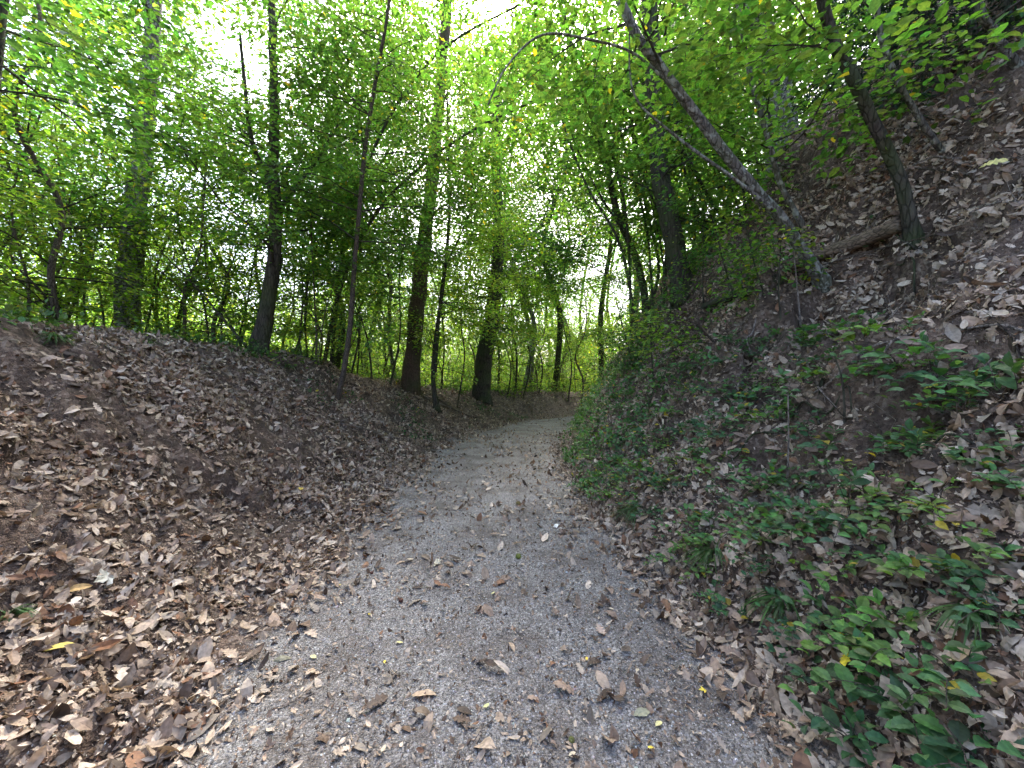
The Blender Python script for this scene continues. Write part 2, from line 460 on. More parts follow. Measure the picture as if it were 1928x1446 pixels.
class Crown:
    def __init__(s, seed, leaf=.075, dens=1., tint=(.055, .095, .02), yellow=.01, flat=.35, tm=LF):
        s.r = np.random.default_rng(seed); s.leaf = leaf; s.dens = dens; s.tint = tint; s.yellow = yellow; s.flat = flat; s.tm = tm
        s.br = MB(); s.P = []; s.X = []; s.Nn = []
    def spray(s, p0, d, L, rad):
        """side shoot carrying two-ranked leaves and twiglets"""
        r = s.r; n = 5
        t = np.linspace(0, 1, n)[:, None]
        bend = np.array([0, 0, -1.]) * .18 * L + r.normal(size=3) * .06 * L
        P = p0 + d * L * t + bend * t ** 2
        if rad > .0: s.br.tube(P, np.linspace(rad, rad * .3, n), 3, cap=False)
        m = max(6, int(L / (s.leaf * .30) * s.dens * 1.25))
        tt = r.random(m) ** .8
        side = np.where(r.random(m) < .5, 1, -1)
        h = unit(np.cross(d, [0, 0, 1.]))
        reach = (r.random(m) ** .7) * .62 * L * (1 - .5 * tt)
        base = p0 + d * L * tt[:, None] + bend * (tt ** 2)[:, None]
        P2 = base + side[:, None] * h * reach[:, None] + d * (reach * .6)[:, None]
        P2[:, 2] += r.normal(size=m) * .07 * (1 + L) - .15 * reach
        X = side[:, None] * h * .8 + d * .7 + r.normal(size=(m, 3)) * .35
        X[:, 2] -= .12
        Nn = np.array([0, 0, 1.]) + r.normal(size=(m, 3)) * s.flat
        s.P.append(P2); s.X.append(X); s.Nn.append(Nn)
    def limb(s, p0, d, L, rad, spread=1., sub=.2, rise=.0):
        r = s.r; n = 7
        P = [np.array(p0, float)]; dd = unit(np.array(d, float))
        for k in range(n - 1):
            dd = unit(dd + r.normal(size=3) * .13 + np.array([0, 0, rise - .02 * k]))
            P.append(P[-1] + dd * L / (n - 1))
        P = np.array(P)
        s.br.tube(P, np.linspace(rad, rad * .18, n), 4 if rad < .02 else 6, cap=False)
        m = max(3, int(L / sub)); sgn = 1
        for k in range(m):
            t = .12 + .88 * (k + r.random() * .6) / m
            f = t * (n - 1); i = min(int(f), n - 2); p = P[i] + (P[i + 1] - P[i]) * (f - i)
            ax = unit(P[i + 1] - P[i]); h = unit(np.cross(ax, [0, 0, 1.]) + 1e-6)
            a = r.uniform(.5, 1.1)
            dr = unit(ax * math.cos(a) + sgn * h * math.sin(a) + np.array([0, 0, r.normal() * .18])); sgn = -sgn
            l = L * r.uniform(.28, .5) * (1.15 - .7 * t) * spread
            s.spray(p, dr, max(l, .25), rad * .28)
        s.spray(P[-1] - dd * .05, dd, max(.3, L * .15), rad * .2)
    def finish(s, root, origin, leafmat=None, brmat=None):
        if s.br.V: s.br.build("branches", brmat or M_BARK, root, origin=origin)
        if s.P:
            P = np.vstack(s.P); X = np.vstack(s.X); Nn = np.vstack(s.Nn); n = len(P)
            mb = MB()
            sz = s.leaf * (1 + .28 * s.r.normal(size=n)).clip(.45, 1.7)
            mb.inst(s.tm, P, X, Nn, sz, tints(n, s.tint, .28, s.yellow, s.r))
            mb.build("crown", leafmat or M_LEAF, root, tint=True, origin=origin)
            return n
        return 0
NLEAF = 0

def smooth_poly(P, n=6):
    P = np.asarray(P, float)
    out = []
    for i in range(len(P) - 1):
        p0 = P[max(i - 1, 0)]; p1 = P[i]; p2 = P[i + 1]; p3 = P[min(i + 2, len(P) - 1)]
        for k in range(n):
            t = k / n; m1 = (p2 - p0) * .5; m2 = (p3 - p1) * .5
            out.append((2*t**3-3*t*t+1)*p1 + (t**3-2*t*t+t)*m1 + (-2*t**3+3*t*t)*p2 + (t**3-t*t)*m2)
    out.append(P[-1]); return np.array(out)

def trunk_tube(mb, P, r0, r1, seed, sides=14, flare=1.7):
    P = smooth_poly(P, 7); n = len(P)
    t = np.linspace(0, 1, n)
    L = np.concatenate([[0], np.cumsum(np.linalg.norm(np.diff(P, axis=0), axis=1))])
    R = r0 * (1 - t) + r1 * t
    R = R * (1 + (flare - 1) * np.exp(-L / (r0 * 2.2 + .02)))
    r = np.random.default_rng(seed)
    P = P + np.cumsum(r.normal(size=(n, 3)) * r0 * .05, axis=0) * np.array([1, 1, 0])
    mb.tube(P, R, sides, .22, seed)
    return P, R

def tree(name, label, P, r0, r1, seed, bark, n_limb=20, tmin=.25, tmax=1, Lm=2.2, leaf=.075, dens=1., tint=(.05, .1, .018), yellow=.01,
         extra=(), group=None, cat="tree", az=None, up=.25, spread=1., flat=.35, leafmat=None, sub=.2, flare=1.35, sides=14, stubs=0, sink=.15):
    global NLEAF
    P = np.array(P, float)
    base = P[0].copy()
    P0 = P[0] - unit(P[1] - P[0]) * sink; P = np.vstack([P0, P])
    root = empty(name, tuple(base), label, cat, group)
    tb = MB(); C = Crown(seed, leaf, dens, tint, yellow, flat)
    PP, RR = trunk_tube(tb, P, r0, r1, seed, sides, flare)
    stems = [(PP, RR)]
    for (pe, ra, rb) in extra:
        stems.append(trunk_tube(tb, pe, ra, rb, seed + len(stems) * 3, max(6, sides - 4), 1.0))
    r = C.r
    for k in range(stubs):
        i = int(len(PP) * r.uniform(.2, .9)); a = r.uniform(0, 6.28)
        dv = unit(np.array([math.cos(a), math.sin(a), r.uniform(-.1, .5)])); l = r.uniform(.15, .6)
        tb.tube([PP[i], PP[i] + dv * l * .5, PP[i] + dv * l + np.array([0, 0, r.uniform(-.1, .1)])], [RR[i] * .22, RR[i] * .15, RR[i] * .06], 6)
    tb.build("trunk", bark, root, smooth=True, origin=base)
    for k in range(n_limb):
        S = stems[0] if (len(stems) == 1 or r.random() < .55) else stems[1 + int(r.random() * (len(stems) - 1))]
        t = tmin + (tmax - tmin) * (k + r.random()) / n_limb if S is stems[0] else r.uniform(.25, 1)
        i = min(int(t * (len(S[0]) - 1)), len(S[0]) - 1)
        a = r.uniform(0, 6.283) if az is None else r.normal(az[0], az[1])
        d = np.array([math.cos(a), math.sin(a), r.uniform(-.05, up * 2)])
        l = Lm * r.uniform(.6, 1.2) * (1.15 - .5 * t)
        C.limb(S[0][i], d, l, min(S[1][i] * .4, .005 + .007 * l), spread, sub)
    NLEAF += C.finish(root, base, leafmat)
    return root

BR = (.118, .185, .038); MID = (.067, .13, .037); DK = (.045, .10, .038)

def groundpt(px, py, Y):      # the pixel's column at depth Y, dropped on to the ground
    p = at(px, py, Y); p[2] = gz(p[0], p[1]); return p

def stem_r(pts, taper=.86, top=None):
    b = hit(*pts[0]); q = pts[0][1]
    while b is None: q += 5; b = hit(pts[0][0], q)
    Y = b[1] * np.linspace(1, taper, len(pts))
    out = [b] + [at(px, py, y) for (px, py), y in zip(pts[1:], Y[1:])]
    if top is not None: out.append(out[-1] + unit(unit(out[-1] - out[-2]) + np.array([0, 0, .5])) * top)
    return out

def stem(pts, Y, top=None):
    """pts in photo pixels at depth Y (or list of depths); the first is set on the ground"""
    out = []
    for i, (px, py) in enumerate(pts):
        y = Y[i] if isinstance(Y, (list, tuple)) else Y
        out.append(groundpt(px, py, y) if i == 0 else at(px, py, y))
    if top is not None:
        d = unit(out[-1] - out[-2]); d = unit(d + np.array([0, 0, .5])); out.append(out[-1] + d * top)
    return out

# --- trees of the left bank
tree("broadleaf_tree", "thick grey trunk with leafy shoots standing farthest left behind the crest of the left bank", stem([(235, 640), (248, 520), (262, 380), (278, 200), (290, 20)], 9.5, 6), .30, .12, 1, M_BARKG,
     40, .42, 1, 3.4, .085, 1., DK, flare=1.45, stubs=3)
tree("broadleaf_tree", "dark forked tree on the crest of the left bank, curving up from a leaning foot", stem([(488, 668), (505, 590), (521, 480), (526, 400), (522, 290), (520, 180), (516, 60)], [7.8, 7.8, 7.8, 7.7, 7.5, 7.4, 7.2], 4), .17, .05, 2, M_BARK,
     38, .36, 1, 2.5, .08, 1., MID,
     extra=[([at(527, 420, 7.7), at(505, 340, 7.6), at(478, 270, 7.4), at(462, 150, 7.2), at(455, 60, 7)], .065, .02), ([at(530, 390, 7.7), at(560, 350, 7.8), at(600, 300, 8), at(640, 230, 8.3)], .05, .015)])
tree("slender_tree", "tall thin bare-stemmed tree leaning right out of the slope of the left bank", stem([(635, 765), (655, 650), (671, 480), (688, 290), (712, 130), (732, 10)], [8.2, 8.2, 8, 7.7, 7.4, 7], 3), .066, .022, 3, M_TWIG,
     34, .42, 1, 2.2, .075, 1., MID, flare=1.2, sides=8)
tree("broadleaf_tree", "tall straight trunk with broken stubs left of the path bend, reddish at its foot", stem([(772, 712), (782, 600), (795, 450), (815, 320), (825, 200), (836, 20)], 13, 8), .30, .14, 4, M_BARKP,
     50, .42, 1, 3.6, .09, 1., MID, yellow=.03, flare=1.35, stubs=9)
tree("slender_tree", "thin dark double-stemmed tree with mossy roots at the edge of the path bend", stem([(822, 752), (818, 690), (838, 520), (850, 380), (846, 250)], 12, 2), .09, .025, 5, M_BARK,
     36, .3, 1, 2.3, .08, 1., BR, extra=[([at(820, 700, 12), at(826, 610, 11.9), at(835, 520, 11.8), at(868, 440, 11.5), at(900, 360, 11.2)], .045, .012)], flare=2.2, sides=9)
tree("broadleaf_tree", "stout dark trunk with a broken forked top beside the bend in the path", stem([(905, 738), (912, 670), (926, 590), (936, 500), (938, 380)], 17, 5), .42, .2, 6, M_BARK,
     50, .42, 1, 3.6, .1, 1., BR, flare=1.2, stubs=5)
tree("slender_tree", "spindly twin-stemmed sapling on the slope just left of the thin leaning tree", stem([(592, 748), (597, 640), (590, 500), (585, 380)], 8.6, .6), .03, .01, 7, M_TWIG,
     16, .2, 1, 1.1, .065, 1., BR, extra=[([at(594, 720, 8.6), at(610, 600, 8.4), at(640, 500, 8.3)], .015, .006)], flare=1.1, sides=6)
tree("slender_tree", "young crooked sapling forking low on the left crest right of the thick grey trunk", stem([(348, 648), (349, 570), (352, 530), (375, 480), (382, 410)], 8.3, .8), .04, .012, 8, M_TWIG,
     14, .35, 1, 1.4, .07, 1., BR, extra=[([at(349, 555, 8.3), at(320, 525, 8.2), at(285, 500, 8)], .02, .008)], flare=1.1, sides=6)
tree("leaning_tree", "thin dead-looking pole leaning steeply left from the foot of the dark forked tree", stem([(474, 668), (420, 600), (360, 530), (300, 470)], 7.7), .035, .015, 9, M_BARK, 5, .4, 1, .9, .07, .7, MID, flare=1., sides=6)
tree("leaning_tree", "second pole leaning left beside the first at the foot of the dark forked tree", stem([(466, 672), (430, 600), (395, 530), (385, 460)], 8.0), .022, .01, 10, M_BARK, 6, .4, 1, .9, .07, .7, MID, flare=1., sides=6)
for i, (px, py, qx, qy, Y) in enumerate([(255, 640, 330, 420, 9), (300, 645, 240, 430, 10), (395, 655, 330, 380, 9), (430, 660, 520, 380, 10), (545, 690, 610, 420, 9.5), (700, 720, 640, 430, 11),
        (735, 725, 770, 400, 12), (860, 740, 880, 520, 14), (660, 715, 690, 400, 11.5), (955, 745, 950, 560, 19), (985, 745, 1000, 540, 20), (1015, 745, 1010, 560, 21), (1070, 750, 1062, 520, 21), (120, 630, 60, 400, 8), (60, 620, 130, 380, 8.5)]):
    tree("slender_tree", "bare crooked stem", stem([(px, py), (px * .7 + qx * .3 + 8, py * .7 + qy * .3), (px * .35 + qx * .65 - 6, py * .35 + qy * .65), (qx, qy)], Y, .8), .022 + .0012 * Y, .008, 530 + i, M_BARK,
         7, .4, 1, 1.2, .075, .8, [BR, MID][i % 2], flare=1.1, sides=6, group="bare crooked stems on the left crest")
for i, (px, top, Y) in enumerate([(172, 380, 8.8), (200, 400, 9.2), (85, 330, 7.8), (40, 420, 8.6), (140, 250, 10.5), (420, 380, 9.5), (560, 430, 9.6), (310, 350, 10.6), (20, 200, 6.8)]):
    r = np.random.default_rng(100 + i)
    tree("slender_tree", "slender sapling with bright leaves on the crest of the left bank", stem([(px, 640), (px + r.normal() * 12, 560), (px + r.normal() * 22, (560 + top) / 2), (px + r.normal() * 30, top)], Y, 1), .03, .01, 30 + i, M_TWIG,
         16, .2, 1, 1.5, .07, 1., BR, flare=1.1, sides=6, group="saplings on the left crest")

# --- trees of the right bank
tree("leaning_tree", "grey trunk leaning far left over the path from beside the fallen log", stem_r([(1545, 528), (1485, 430), (1420, 355), (1335, 250), (1245, 130), (1165, 0)], .85, 3), .066, .042, 40, M_BARKG,
     12, .62, 1, 2.0, .085, 1., MID, extra=[([at(1290, 190, 3.97), at(1200, 105, 3.85), at(1110, 75, 3.7), at(1020, 67, 3.6), at(955, 125, 3.5), at(918, 200, 3.4)], .014, .006),
     ([at(1455, 395, 4.2), at(1380, 335, 4.15), at(1280, 262, 4.05), at(1195, 180, 4), at(1185, 60, 3.9)], .02, .007)], flare=2.0)
tree("slender_tree", "thin pale stem rising behind the leaning grey trunk on the right bank", stem_r([(1512, 445), (1470, 345), (1450, 270), (1415, 150), (1392, 20)], .95, 2), .04, .022, 41, M_BARKG, 14, .4, 1, 1.8, .08, 1., MID, flare=1.2, sides=8)
tree("broadleaf_tree", "rough trunk high on the right bank above the upper end of the fallen log", stem_r([(1718, 440), (1692, 330), (1640, 225), (1592, 120), (1545, 0)], .95, 4), .058, .045, 42, M_BARK,
     9, .75, 1, 1.6, .09, 1., MID, flare=2.0)
tree("slender_tree", "crooked pale stem on the upper slope right of the rough trunk", stem_r([(1772, 295), (1740, 240), (1690, 160), (1655, 70), (1640, -60)], .95, 2), .032, .02, 43, M_BARKG, 5, .35, 1, 1.8, .09, 1., MID, flare=1.2, sides=8)
tree("slender_tree", "pale stem in the top right corner leaning out from the dark slope", stem_r([(1915, 130), (1870, 50), (1835, -30)], .97, 3), .04, .03, 44, M_BARKG, 6, .5, 1, 1.8, .09, 1., DK, flare=1.2, sides=8)
tree("broadleaf_tree", "massive lichen-spotted trunk behind the leaning trees on the right bank", stem([(1492, 330), (1462, 220), (1430, 100), (1398, -20)], 10, 8), .42, .3, 45, M_BARKG,
     18, .4, 1, 2.8, .09, .9, MID, flare=1.45, stubs=5)
tree("broadleaf_tree", "straight dark trunk at the left end of the right bank ridge behind the multi-stemmed tree", stem_r([(1285, 555), (1262, 430), (1240, 320), (1228, 160), (1222, 0)], 1., 6), .2, .12, 46, M_BARK,
     40, .36, 1, 2.8, .085, 1., MID, flare=1.2)
tree("multi_stemmed_tree", "tree of several thin dark stems fanning left over the path from the right bank", stem([(1222, 590), (1205, 500), (1165, 400), (1135, 270), (1100, 160), (1062, 20)], [9.6, 9.5, 9.3, 9, 8.7, 8.3], 2), .10, .045, 47, M_BARK,
     48, .42, 1, 2.4, .08, 1., MID, extra=[([at(1215, 560, 9.6), at(1195, 470, 9.4), at(1150, 400, 9), at(1110, 330, 8.6), at(1075, 250, 8.2)], .04, .012),
     ([at(1225, 570, 9.6), at(1240, 500, 9.8), at(1215, 380, 9.6), at(1190, 250, 9.4), at(1180, 120, 9.2)], .05, .018), ([at(1210, 530, 9.5), at(1180, 440, 9.7), at(1165, 330, 9.9), at(1150, 150, 10)], .045, .015)], flare=1.45, sides=10)
for i, (px, py, lean, Y) in enumerate([(1340, 520, -30, 9.5), (1378, 500, -10, 10), (1410, 480, -50, 8.6), (1318, 540, -60, 10.4), (1260, 560, -40, 8.8), (1440, 480, -20, 8.4)]):
    r = np.random.default_rng(200 + i); h = r.uniform(260, 380)
    tree("slender_tree", "thin green-leaved sapling among the leaning trees on the right bank", stem([(px, py), (px + lean * .4, py - h * .3), (px + lean, py - h * .65), (px + lean * 1.2, py - h)], Y, 1), .028, .012, 60 + i, M_TWIG,
         9, .35, 1, 1.2, .07, 1., [MID, BR][i % 2], flare=1.1, sides=6, group="saplings among the leaning trees")

for i, (px, py, qx, qy, Y) in enumerate([(1190, 560, 1120, 60, 8.6), (1205, 575, 1060, 230, 8.2), (1232, 560, 1150, 120, 8.9), (1248, 575, 1235, 60, 9.2), (1270, 560, 1185, 200, 8.4), (1300, 545, 1290, 90, 9), (1330, 545, 1260, 140, 8.2), (1365, 520, 1330, 60, 8.8), (1400, 500, 1375, 90, 8.4), (1455, 440, 1440, -20, 7.6)]):
    tree("slender_tree", "thin leaning stem", stem([(px, py), (px * .7 + qx * .3 + 10, py * .7 + qy * .3), (px * .35 + qx * .65 - 5, py * .35 + qy * .65), (qx, qy)], Y, 1), .036, .016, 570 + i, M_BARK,
         6, .6, 1, 1.2, .075, .8, MID, flare=1.2, sides=7, group="thin leaning stems over the right ridge")

# low spray of lit leaves reaching over the path edge from the right bank
tree("leafy_shrub", "low shrub reaching flat sprays of bright leaves left from the right bank", stem_r([(1345, 650), (1310, 610), (1270, 600)], .95), .02, .008, 71, M_TWIG,
     9, .3, 1, .8, .055, .8, BR, az=(2.6, .7), flare=1, sides=6, cat="shrub", up=.1)
tree("leafy_shrub", "small shrub of fresh yellow-green leaves growing over the fallen log", stem_r([(1460, 545), (1465, 500), (1455, 460)], .95), .01, .004, 72, M_TWIG,
     6, .3, 1, .4, .055, .6, BR, yellow=.08, flare=1, sides=6, cat="shrub", up=.3)

# --- prototypes of the trees farther off, copied with their parts
def proto(label, seed, h, r0, n_limb, tmin, Lm, leaf, dens, tint, bark, sub=.28, yellow=.01, flare=1.45, sides=9):
    r = np.random.default_rng(seed)
    P = [(0, 0, 0)] + [(r.normal() * h * .018 * k, r.normal() * h * .018 * k, h * k / 5) for k in range(1, 6)]
    return tree("woodland_tree", label, P, r0, r0 * .3, seed, bark, n_limb, tmin, 1, Lm, leaf, dens, tint, yellow, flare=flare, sides=sides, sub=sub, sink=.5)
L_YOUNG = "young understorey tree with layered bright leaves beyond the left bank"
L_TALL = "tall woodland tree standing beyond the left bank"
L_RT = "woodland tree growing on top of the right bank behind the leaning trees"
L_FAR = "woodland tree beyond the bend at the end of the path"
protos = [proto(L_YOUNG, 301, 6, .06, 34, .1, 1.9, .085, .8, BR, M_TWIG), proto(L_YOUNG, 302, 5, .045, 30, .08, 1.6, .08, .8, BR, M_TWIG, yellow=.03),
          proto(L_YOUNG, 303, 7.5, .08, 36, .15, 2.2, .09, .7, BR, M_BARK),
          proto(L_TALL, 304, 17, .24, 60, .12, 3.8, .13, .75, MID, M_BARK, .34), proto(L_TALL, 305, 19, .28, 60, .16, 4.0, .13, .75, BR, M_BARKP, .34, .04)]
L_POLE = "thin pole-like sapling with sparse bright leaves in the wood"
protos += [proto(L_POLE, 306, 8, .032, 22, .25, 1.3, .08, .7, BR, M_BARK, sides=6), proto(L_POLE, 307, 9, .04, 22, .35, 1.5, .085, .7, MID, M_BARK, sides=6)]
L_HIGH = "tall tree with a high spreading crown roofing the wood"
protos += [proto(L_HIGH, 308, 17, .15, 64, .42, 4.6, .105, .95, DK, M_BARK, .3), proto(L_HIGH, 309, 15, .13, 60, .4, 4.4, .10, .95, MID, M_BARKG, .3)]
used = set()
def put(k, x, y, rot, sc, label, group):
    global POOL
    src = protos[k]
    if k not in used: used.add(k); o = src
    else:
        o = src.copy(); COL.objects.link(o)
        for ch in src.children:
            c = ch.copy(); COL.objects.link(c); c.parent = o
    o.location = (x, y, gz(x, y) - .02); o.rotation_euler = (0, 0, rot); o.scale = (sc,) * 3
    o["label"] = label; o["group"] = group; POOL.append(o)
    return o
POOL = []
def ok(x, y, md, pts):
    return all((x - a) ** 2 + (y - b) ** 2 > md * md for a, b in pts)
placed = []
HERO = [(240, 9.5), (500, 8), (660, 8.5), (790, 13), (825, 12), (920, 17), (348, 8.5), (592, 9)]
def clear_view(x, y):
    u = CX + F * x / max(y, .5)
    return all(abs(u - h) > 70 or y > yy + .6 for h, yy in HERO)
r = np.random.default_rng(77)
n = 0
for _ in range(4000):          # understorey on the left
    x = r.uniform(-20, 4); y = r.uniform(3, 26)
    d, s = path_coords(x, y); d = d[0]
    if d > -6.6 or d < -17 or y < 1 or not clear_view(x, y): continue
    if abs(x) > 1.3 * y + 2 or not ok(x, y, 1.25, placed): continue
    placed.append((x, y)); put(int(r.integers(0, 3)), x, y, r.uniform(0, 6.28), r.uniform(.7, 1.15), L_YOUNG, "understorey trees beyond the left bank"); n += 1
    if n >= 68: break
n = 0
for _ in range(6000):          # bushy young trees closing the view past the bend
    x = r.uniform(-6, 14); y = r.uniform(20, 36)
    d, s = path_coords(x, y); d = d[0]
    if d > -4.2 or not ok(x, y, 1.3, placed): continue
    placed.append((x, y)); put(n % 3, x, y, r.uniform(0, 6.28), r.uniform(.8, 1.3), L_FAR, "bushy young trees past the bend"); n += 1
    if n >= 34: break
n = 0
for _ in range(6000):          # thin poles
    x = r.uniform(-22, 7); y = r.uniform(6, 30)
    d, s = path_coords(x, y); d = d[0]
    if d > -5.2 or not clear_view(x, y) or abs(x) > 1.3 * y + 1 or not ok(x, y, 1.0, placed): continue
    placed.append((x, y)); put(5 + n % 2, x, y, r.uniform(0, 6.28), r.uniform(.7, 1.2), L_POLE, "thin poles in the wood"); n += 1
    if n >= 80: break
for i, (x, y) in enumerate([(-6.4, 14), (-12.5, 11.5), (-7.5, 21), (.6, 22.8), (2.6, 24.6), (-4.9, 16.8), (7.2, 13.2), (9.5, 10.6), (5.4, 23.5), (1.2, 25), (8.6, 16.5)]):
    placed.append((x, y)); put(7 + i % 2, x, y, i * 1.3, (.85 + .05 * (i % 5)) * (1.35 if y > 22 else 1), L_HIGH, "high-crowned trees of the wood")
n = 0
for _ in range(4000):          # tall trees on the left and ahead
    x = r.uniform(-38, 10); y = r.uniform(1, 46)
    d, s = path_coords(x, y); d = d[0]
    if d > -10.5 or abs(x) > 1.35 * y + 6 or np.hypot(x, y) < 13 or not ok(x, y, 2.7, placed): continue
    placed.append((x, y)); far = x > -4
    put(3 + int(r.integers(0, 2)), x, y, r.uniform(0, 6.28), r.uniform(.8, 1.15), L_FAR if far else L_TALL, "woodland trees beyond the bend" if far else "tall trees beyond the left bank"); n += 1
    if n >= 95: break
n = 0
for _ in range(4000):          # on the right bank and behind it
    x = r.uniform(3.5, 34); y = r.uniform(2, 40)
    d, s = path_coords(x, y); d = d[0]
    if (0 < d < 6.0 and y < 19) or abs(d) < 3 or (y < 8.5) or x > 1.3 * y + 4 or not ok(x, y, 1.7, placed): continue
    placed.append((x, y))
    k = int(r.integers(0, 3)) if n % 2 else 3 + int(r.integers(0, 2))
    put(k, x, y, r.uniform(0, 6.28), r.uniform(.75, 1.1), L_RT, "woodland trees behind the right bank"); n += 1
    if n >= 60: break

# overhanging trees whose boughs roof the path
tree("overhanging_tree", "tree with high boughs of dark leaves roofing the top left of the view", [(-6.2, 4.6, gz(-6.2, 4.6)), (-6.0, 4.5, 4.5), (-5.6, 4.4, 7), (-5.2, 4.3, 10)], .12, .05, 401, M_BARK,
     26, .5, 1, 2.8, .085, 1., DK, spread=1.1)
tree("overhanging_tree", "tree high on the right bank hanging big bright leaves into the view", [(6.6, 5.0, gz(6.6, 5.0) - .1), (6.2, 4.9, 7.5), (5.4, 4.7, 9.5), (4.6, 4.5, 12)], .10, .05, 402, M_BARK,
     8, .3, 1, 2.0, .1, .7, MID, az=(2.8, .7), spread=1.0, up=.05)

tree("overhanging_tree", "slim tree arching left over the path from behind the multi-stemmed tree", [(5.3, 9.4, gz(5.3, 9.4)), (4.6, 9.0, 5.6), (3.4, 8.6, 7.0), (2.0, 8.2, 7.8), (.4, 7.8, 8.2)], .06, .02, 403, M_BARK,
     34, .3, 1, 2.3, .085, 1.1, MID, spread=1.1, up=.0, sides=8)
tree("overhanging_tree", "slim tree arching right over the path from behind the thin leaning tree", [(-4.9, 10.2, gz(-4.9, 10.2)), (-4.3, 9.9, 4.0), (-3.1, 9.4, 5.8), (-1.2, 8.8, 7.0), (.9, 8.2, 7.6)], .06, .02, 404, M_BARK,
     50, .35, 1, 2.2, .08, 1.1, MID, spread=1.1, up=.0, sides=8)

tree("overhanging_tree", "tallest slim tree arching right high over the path", [(-5.2, 11.2, gz(-5.2, 11.2)), (-4.6, 10.8, 5.5), (-3.4, 10.2, 8.0), (-1.8, 9.6, 9.6), (.2, 9.0, 10.2)], .06, .02, 405, M_BARK,
     34, .5, 1, 2.2, .08, 1.1, MID, spread=1.1, up=.0, sides=8)

# dark conifer boughs in the top right corner
def conifer(name, label, x, y, h, seed, group=None):
    global NLEAF
    base = np.array([x, y, gz(x, y)]); root = empty(name, tuple(base), label, "tree", group); r = np.random.default_rng(seed)
    tb = MB(); trunk_tube(tb, [base - [0, 0, .3], base + [-.1, 0, h * .5], base + [-.3, 0, h]], .05, .012, seed, 8, 1.3)
    tb.build("trunk", M_BARK, root, smooth=True, origin=base)
    C = Crown(seed, .05, 1.6, (.018, .046, .028), 0, .6, leaf_simple(.16, .03, .05))
    for k in range(int(h * 9)):
        z = h * (.05 + .95 * k / (h * 9)); a = r.uniform(0, 6.28); L = (1 - z / h) * .9 + .4
        C.limb(base + [0, 0, z], (math.cos(a), math.sin(a), -.12), L, .008, 1., .16)
    C.finish(root, base, M_NEEDLE)
for i, (x, y, h) in enumerate([(*hit(1745, 150)[:2], 2.6), (*hit(1835, 110)[:2], 3.0), (*hit(1900, 60)[:2], 3.4), (*hit(1690, 190)[:2], 2.8)]):
    conifer("conifer", "dark conifer with drooping boughs on the upper slope in the top right corner", x, y, h, 420 + i, "dark conifers on the upper slope")

# ------------------------------------------------------------------ distant woods, too many to tell apart
def woods():
    r = np.random.default_rng(500); mb = MB(); n = 150000
    az = r.uniform(-1.15, 1.15, n); R = r.uniform(42, 85, n)
    x = np.sin(az) * R; y = np.cos(az) * R
    g = terrain(x, y); H = 15 + 9 * vnoise(az * 14, R * .1, 9) + 6 * vnoise(az * 40, R * .1, 19)
    z = g + H * r.random(n) ** .9
    keep = (fbm(az * 22, z * .35, 29, 2) > -.42)
    x, y, z = x[keep], y[keep], z[keep]; n = len(x)
    mb.inst(LF, np.stack([x, y, z], -1), r.normal(size=(n, 3)), np.array([0, 0, 1.]) + r.normal(size=(n, 3)) * .5, r.uniform(.25, .6, n), tints(n, (.075, .14, .022), .3, .02, r))
    o = mb.build("distant_woods", M_LEAF, tint=True)
    tag(o, "bright green mass of far woodland foliage behind the trees", "woodland", kind="stuff")
woods()

# ------------------------------------------------------------------ leaf litter
PAL = np.array([(.35, .27, .195), (.45, .37, .285), (.25, .18, .13), (.12, .078, .05), (.065, .045, .032), (.27, .225, .175), (.18, .095, .052), (.46, .385, .30), (.31, .235, .165)])
PW = np.array([.2, .13, .18, .12, .08, .1, .06, .05, .08]); PW = PW / PW.sum()
def scatter(n, x0, x1, y0, y1, r, dens):
    """rejection sample with probability dens(x,y,d)"""
    X = []; Y = []
    tot = 0
    while tot < n:
        x = r.uniform(x0, x1, 40000); y = r.uniform(y0, y1, 40000)
        z, d, s = terrain(x, y, True)
        k = r.random(40000) < dens(x, y, d, s)
        X.append(x[k]); Y.append(y[k]); tot += int(k.sum())
    return np.concatenate(X)[:n], np.concatenate(Y)[:n]
def cover(x, y, d, s):
    ad = np.abs(d)
    e = 1.38 + .3 * (d < 0) + .35 * fbm(s * .9, np.sign(d) * 5, 91, 3)
    base = np.where(ad < e, .065 + .75 * sstep(.55, 1.0, ad / e) ** 1.8 + .04 * sstep(2.5, 7, s), 1.0)
    pt = fbm(x * 1.3, y * 1.3, 611, 3)
    base = base * np.where(ad > e, np.clip(.75 + 1.5 * pt, .12, 1), np.clip(.8 + 1.6 * pt, .1, 1.3))
    return np.clip(base, 0, 1)
def leaves_on(mb, x, y, r, tm, smin, smax, tilt, lift, pal=PAL, pw=PW):
    n = len(x); z = terrain(x, y); Nn = normals(x, y)
    Nt = Nn + r.normal(size=(n, 3)) * tilt
    X = r.normal(size=(n, 3)); P = np.stack([x, y, z], -1)
    S = smin + (smax - smin) * r.random(n) ** 2.1
    P = P + Nn * (lift[0] + lift[1] * r.random(n) ** 2)[:, None]
    T = pal[r.choice(len(pal), n, p=pw)] * (1 + .18 * r.normal(size=(n, 1))).clip(.5, 1.5)
    which = r.integers(0, len(tm), n)
    for k in range(len(tm)):
        m = which == k
        if m.any(): mb.inst(tm[k], P[m], X[m], Nt[m], S[m], T[m].clip(.01, .8))
rl = np.random.default_rng(600)
mb = MB()
x, y = scatter(34000, -4.2, 4.6, .7, 5.2, rl, lambda x, y, d, s: cover(x, y, d, s) * np.clip(1.5 / (.4 + np.hypot(x, y) * .25), 0, 1))
leaves_on(mb, x, y, rl, DRY, .025, .135, .17, (.006, .03))
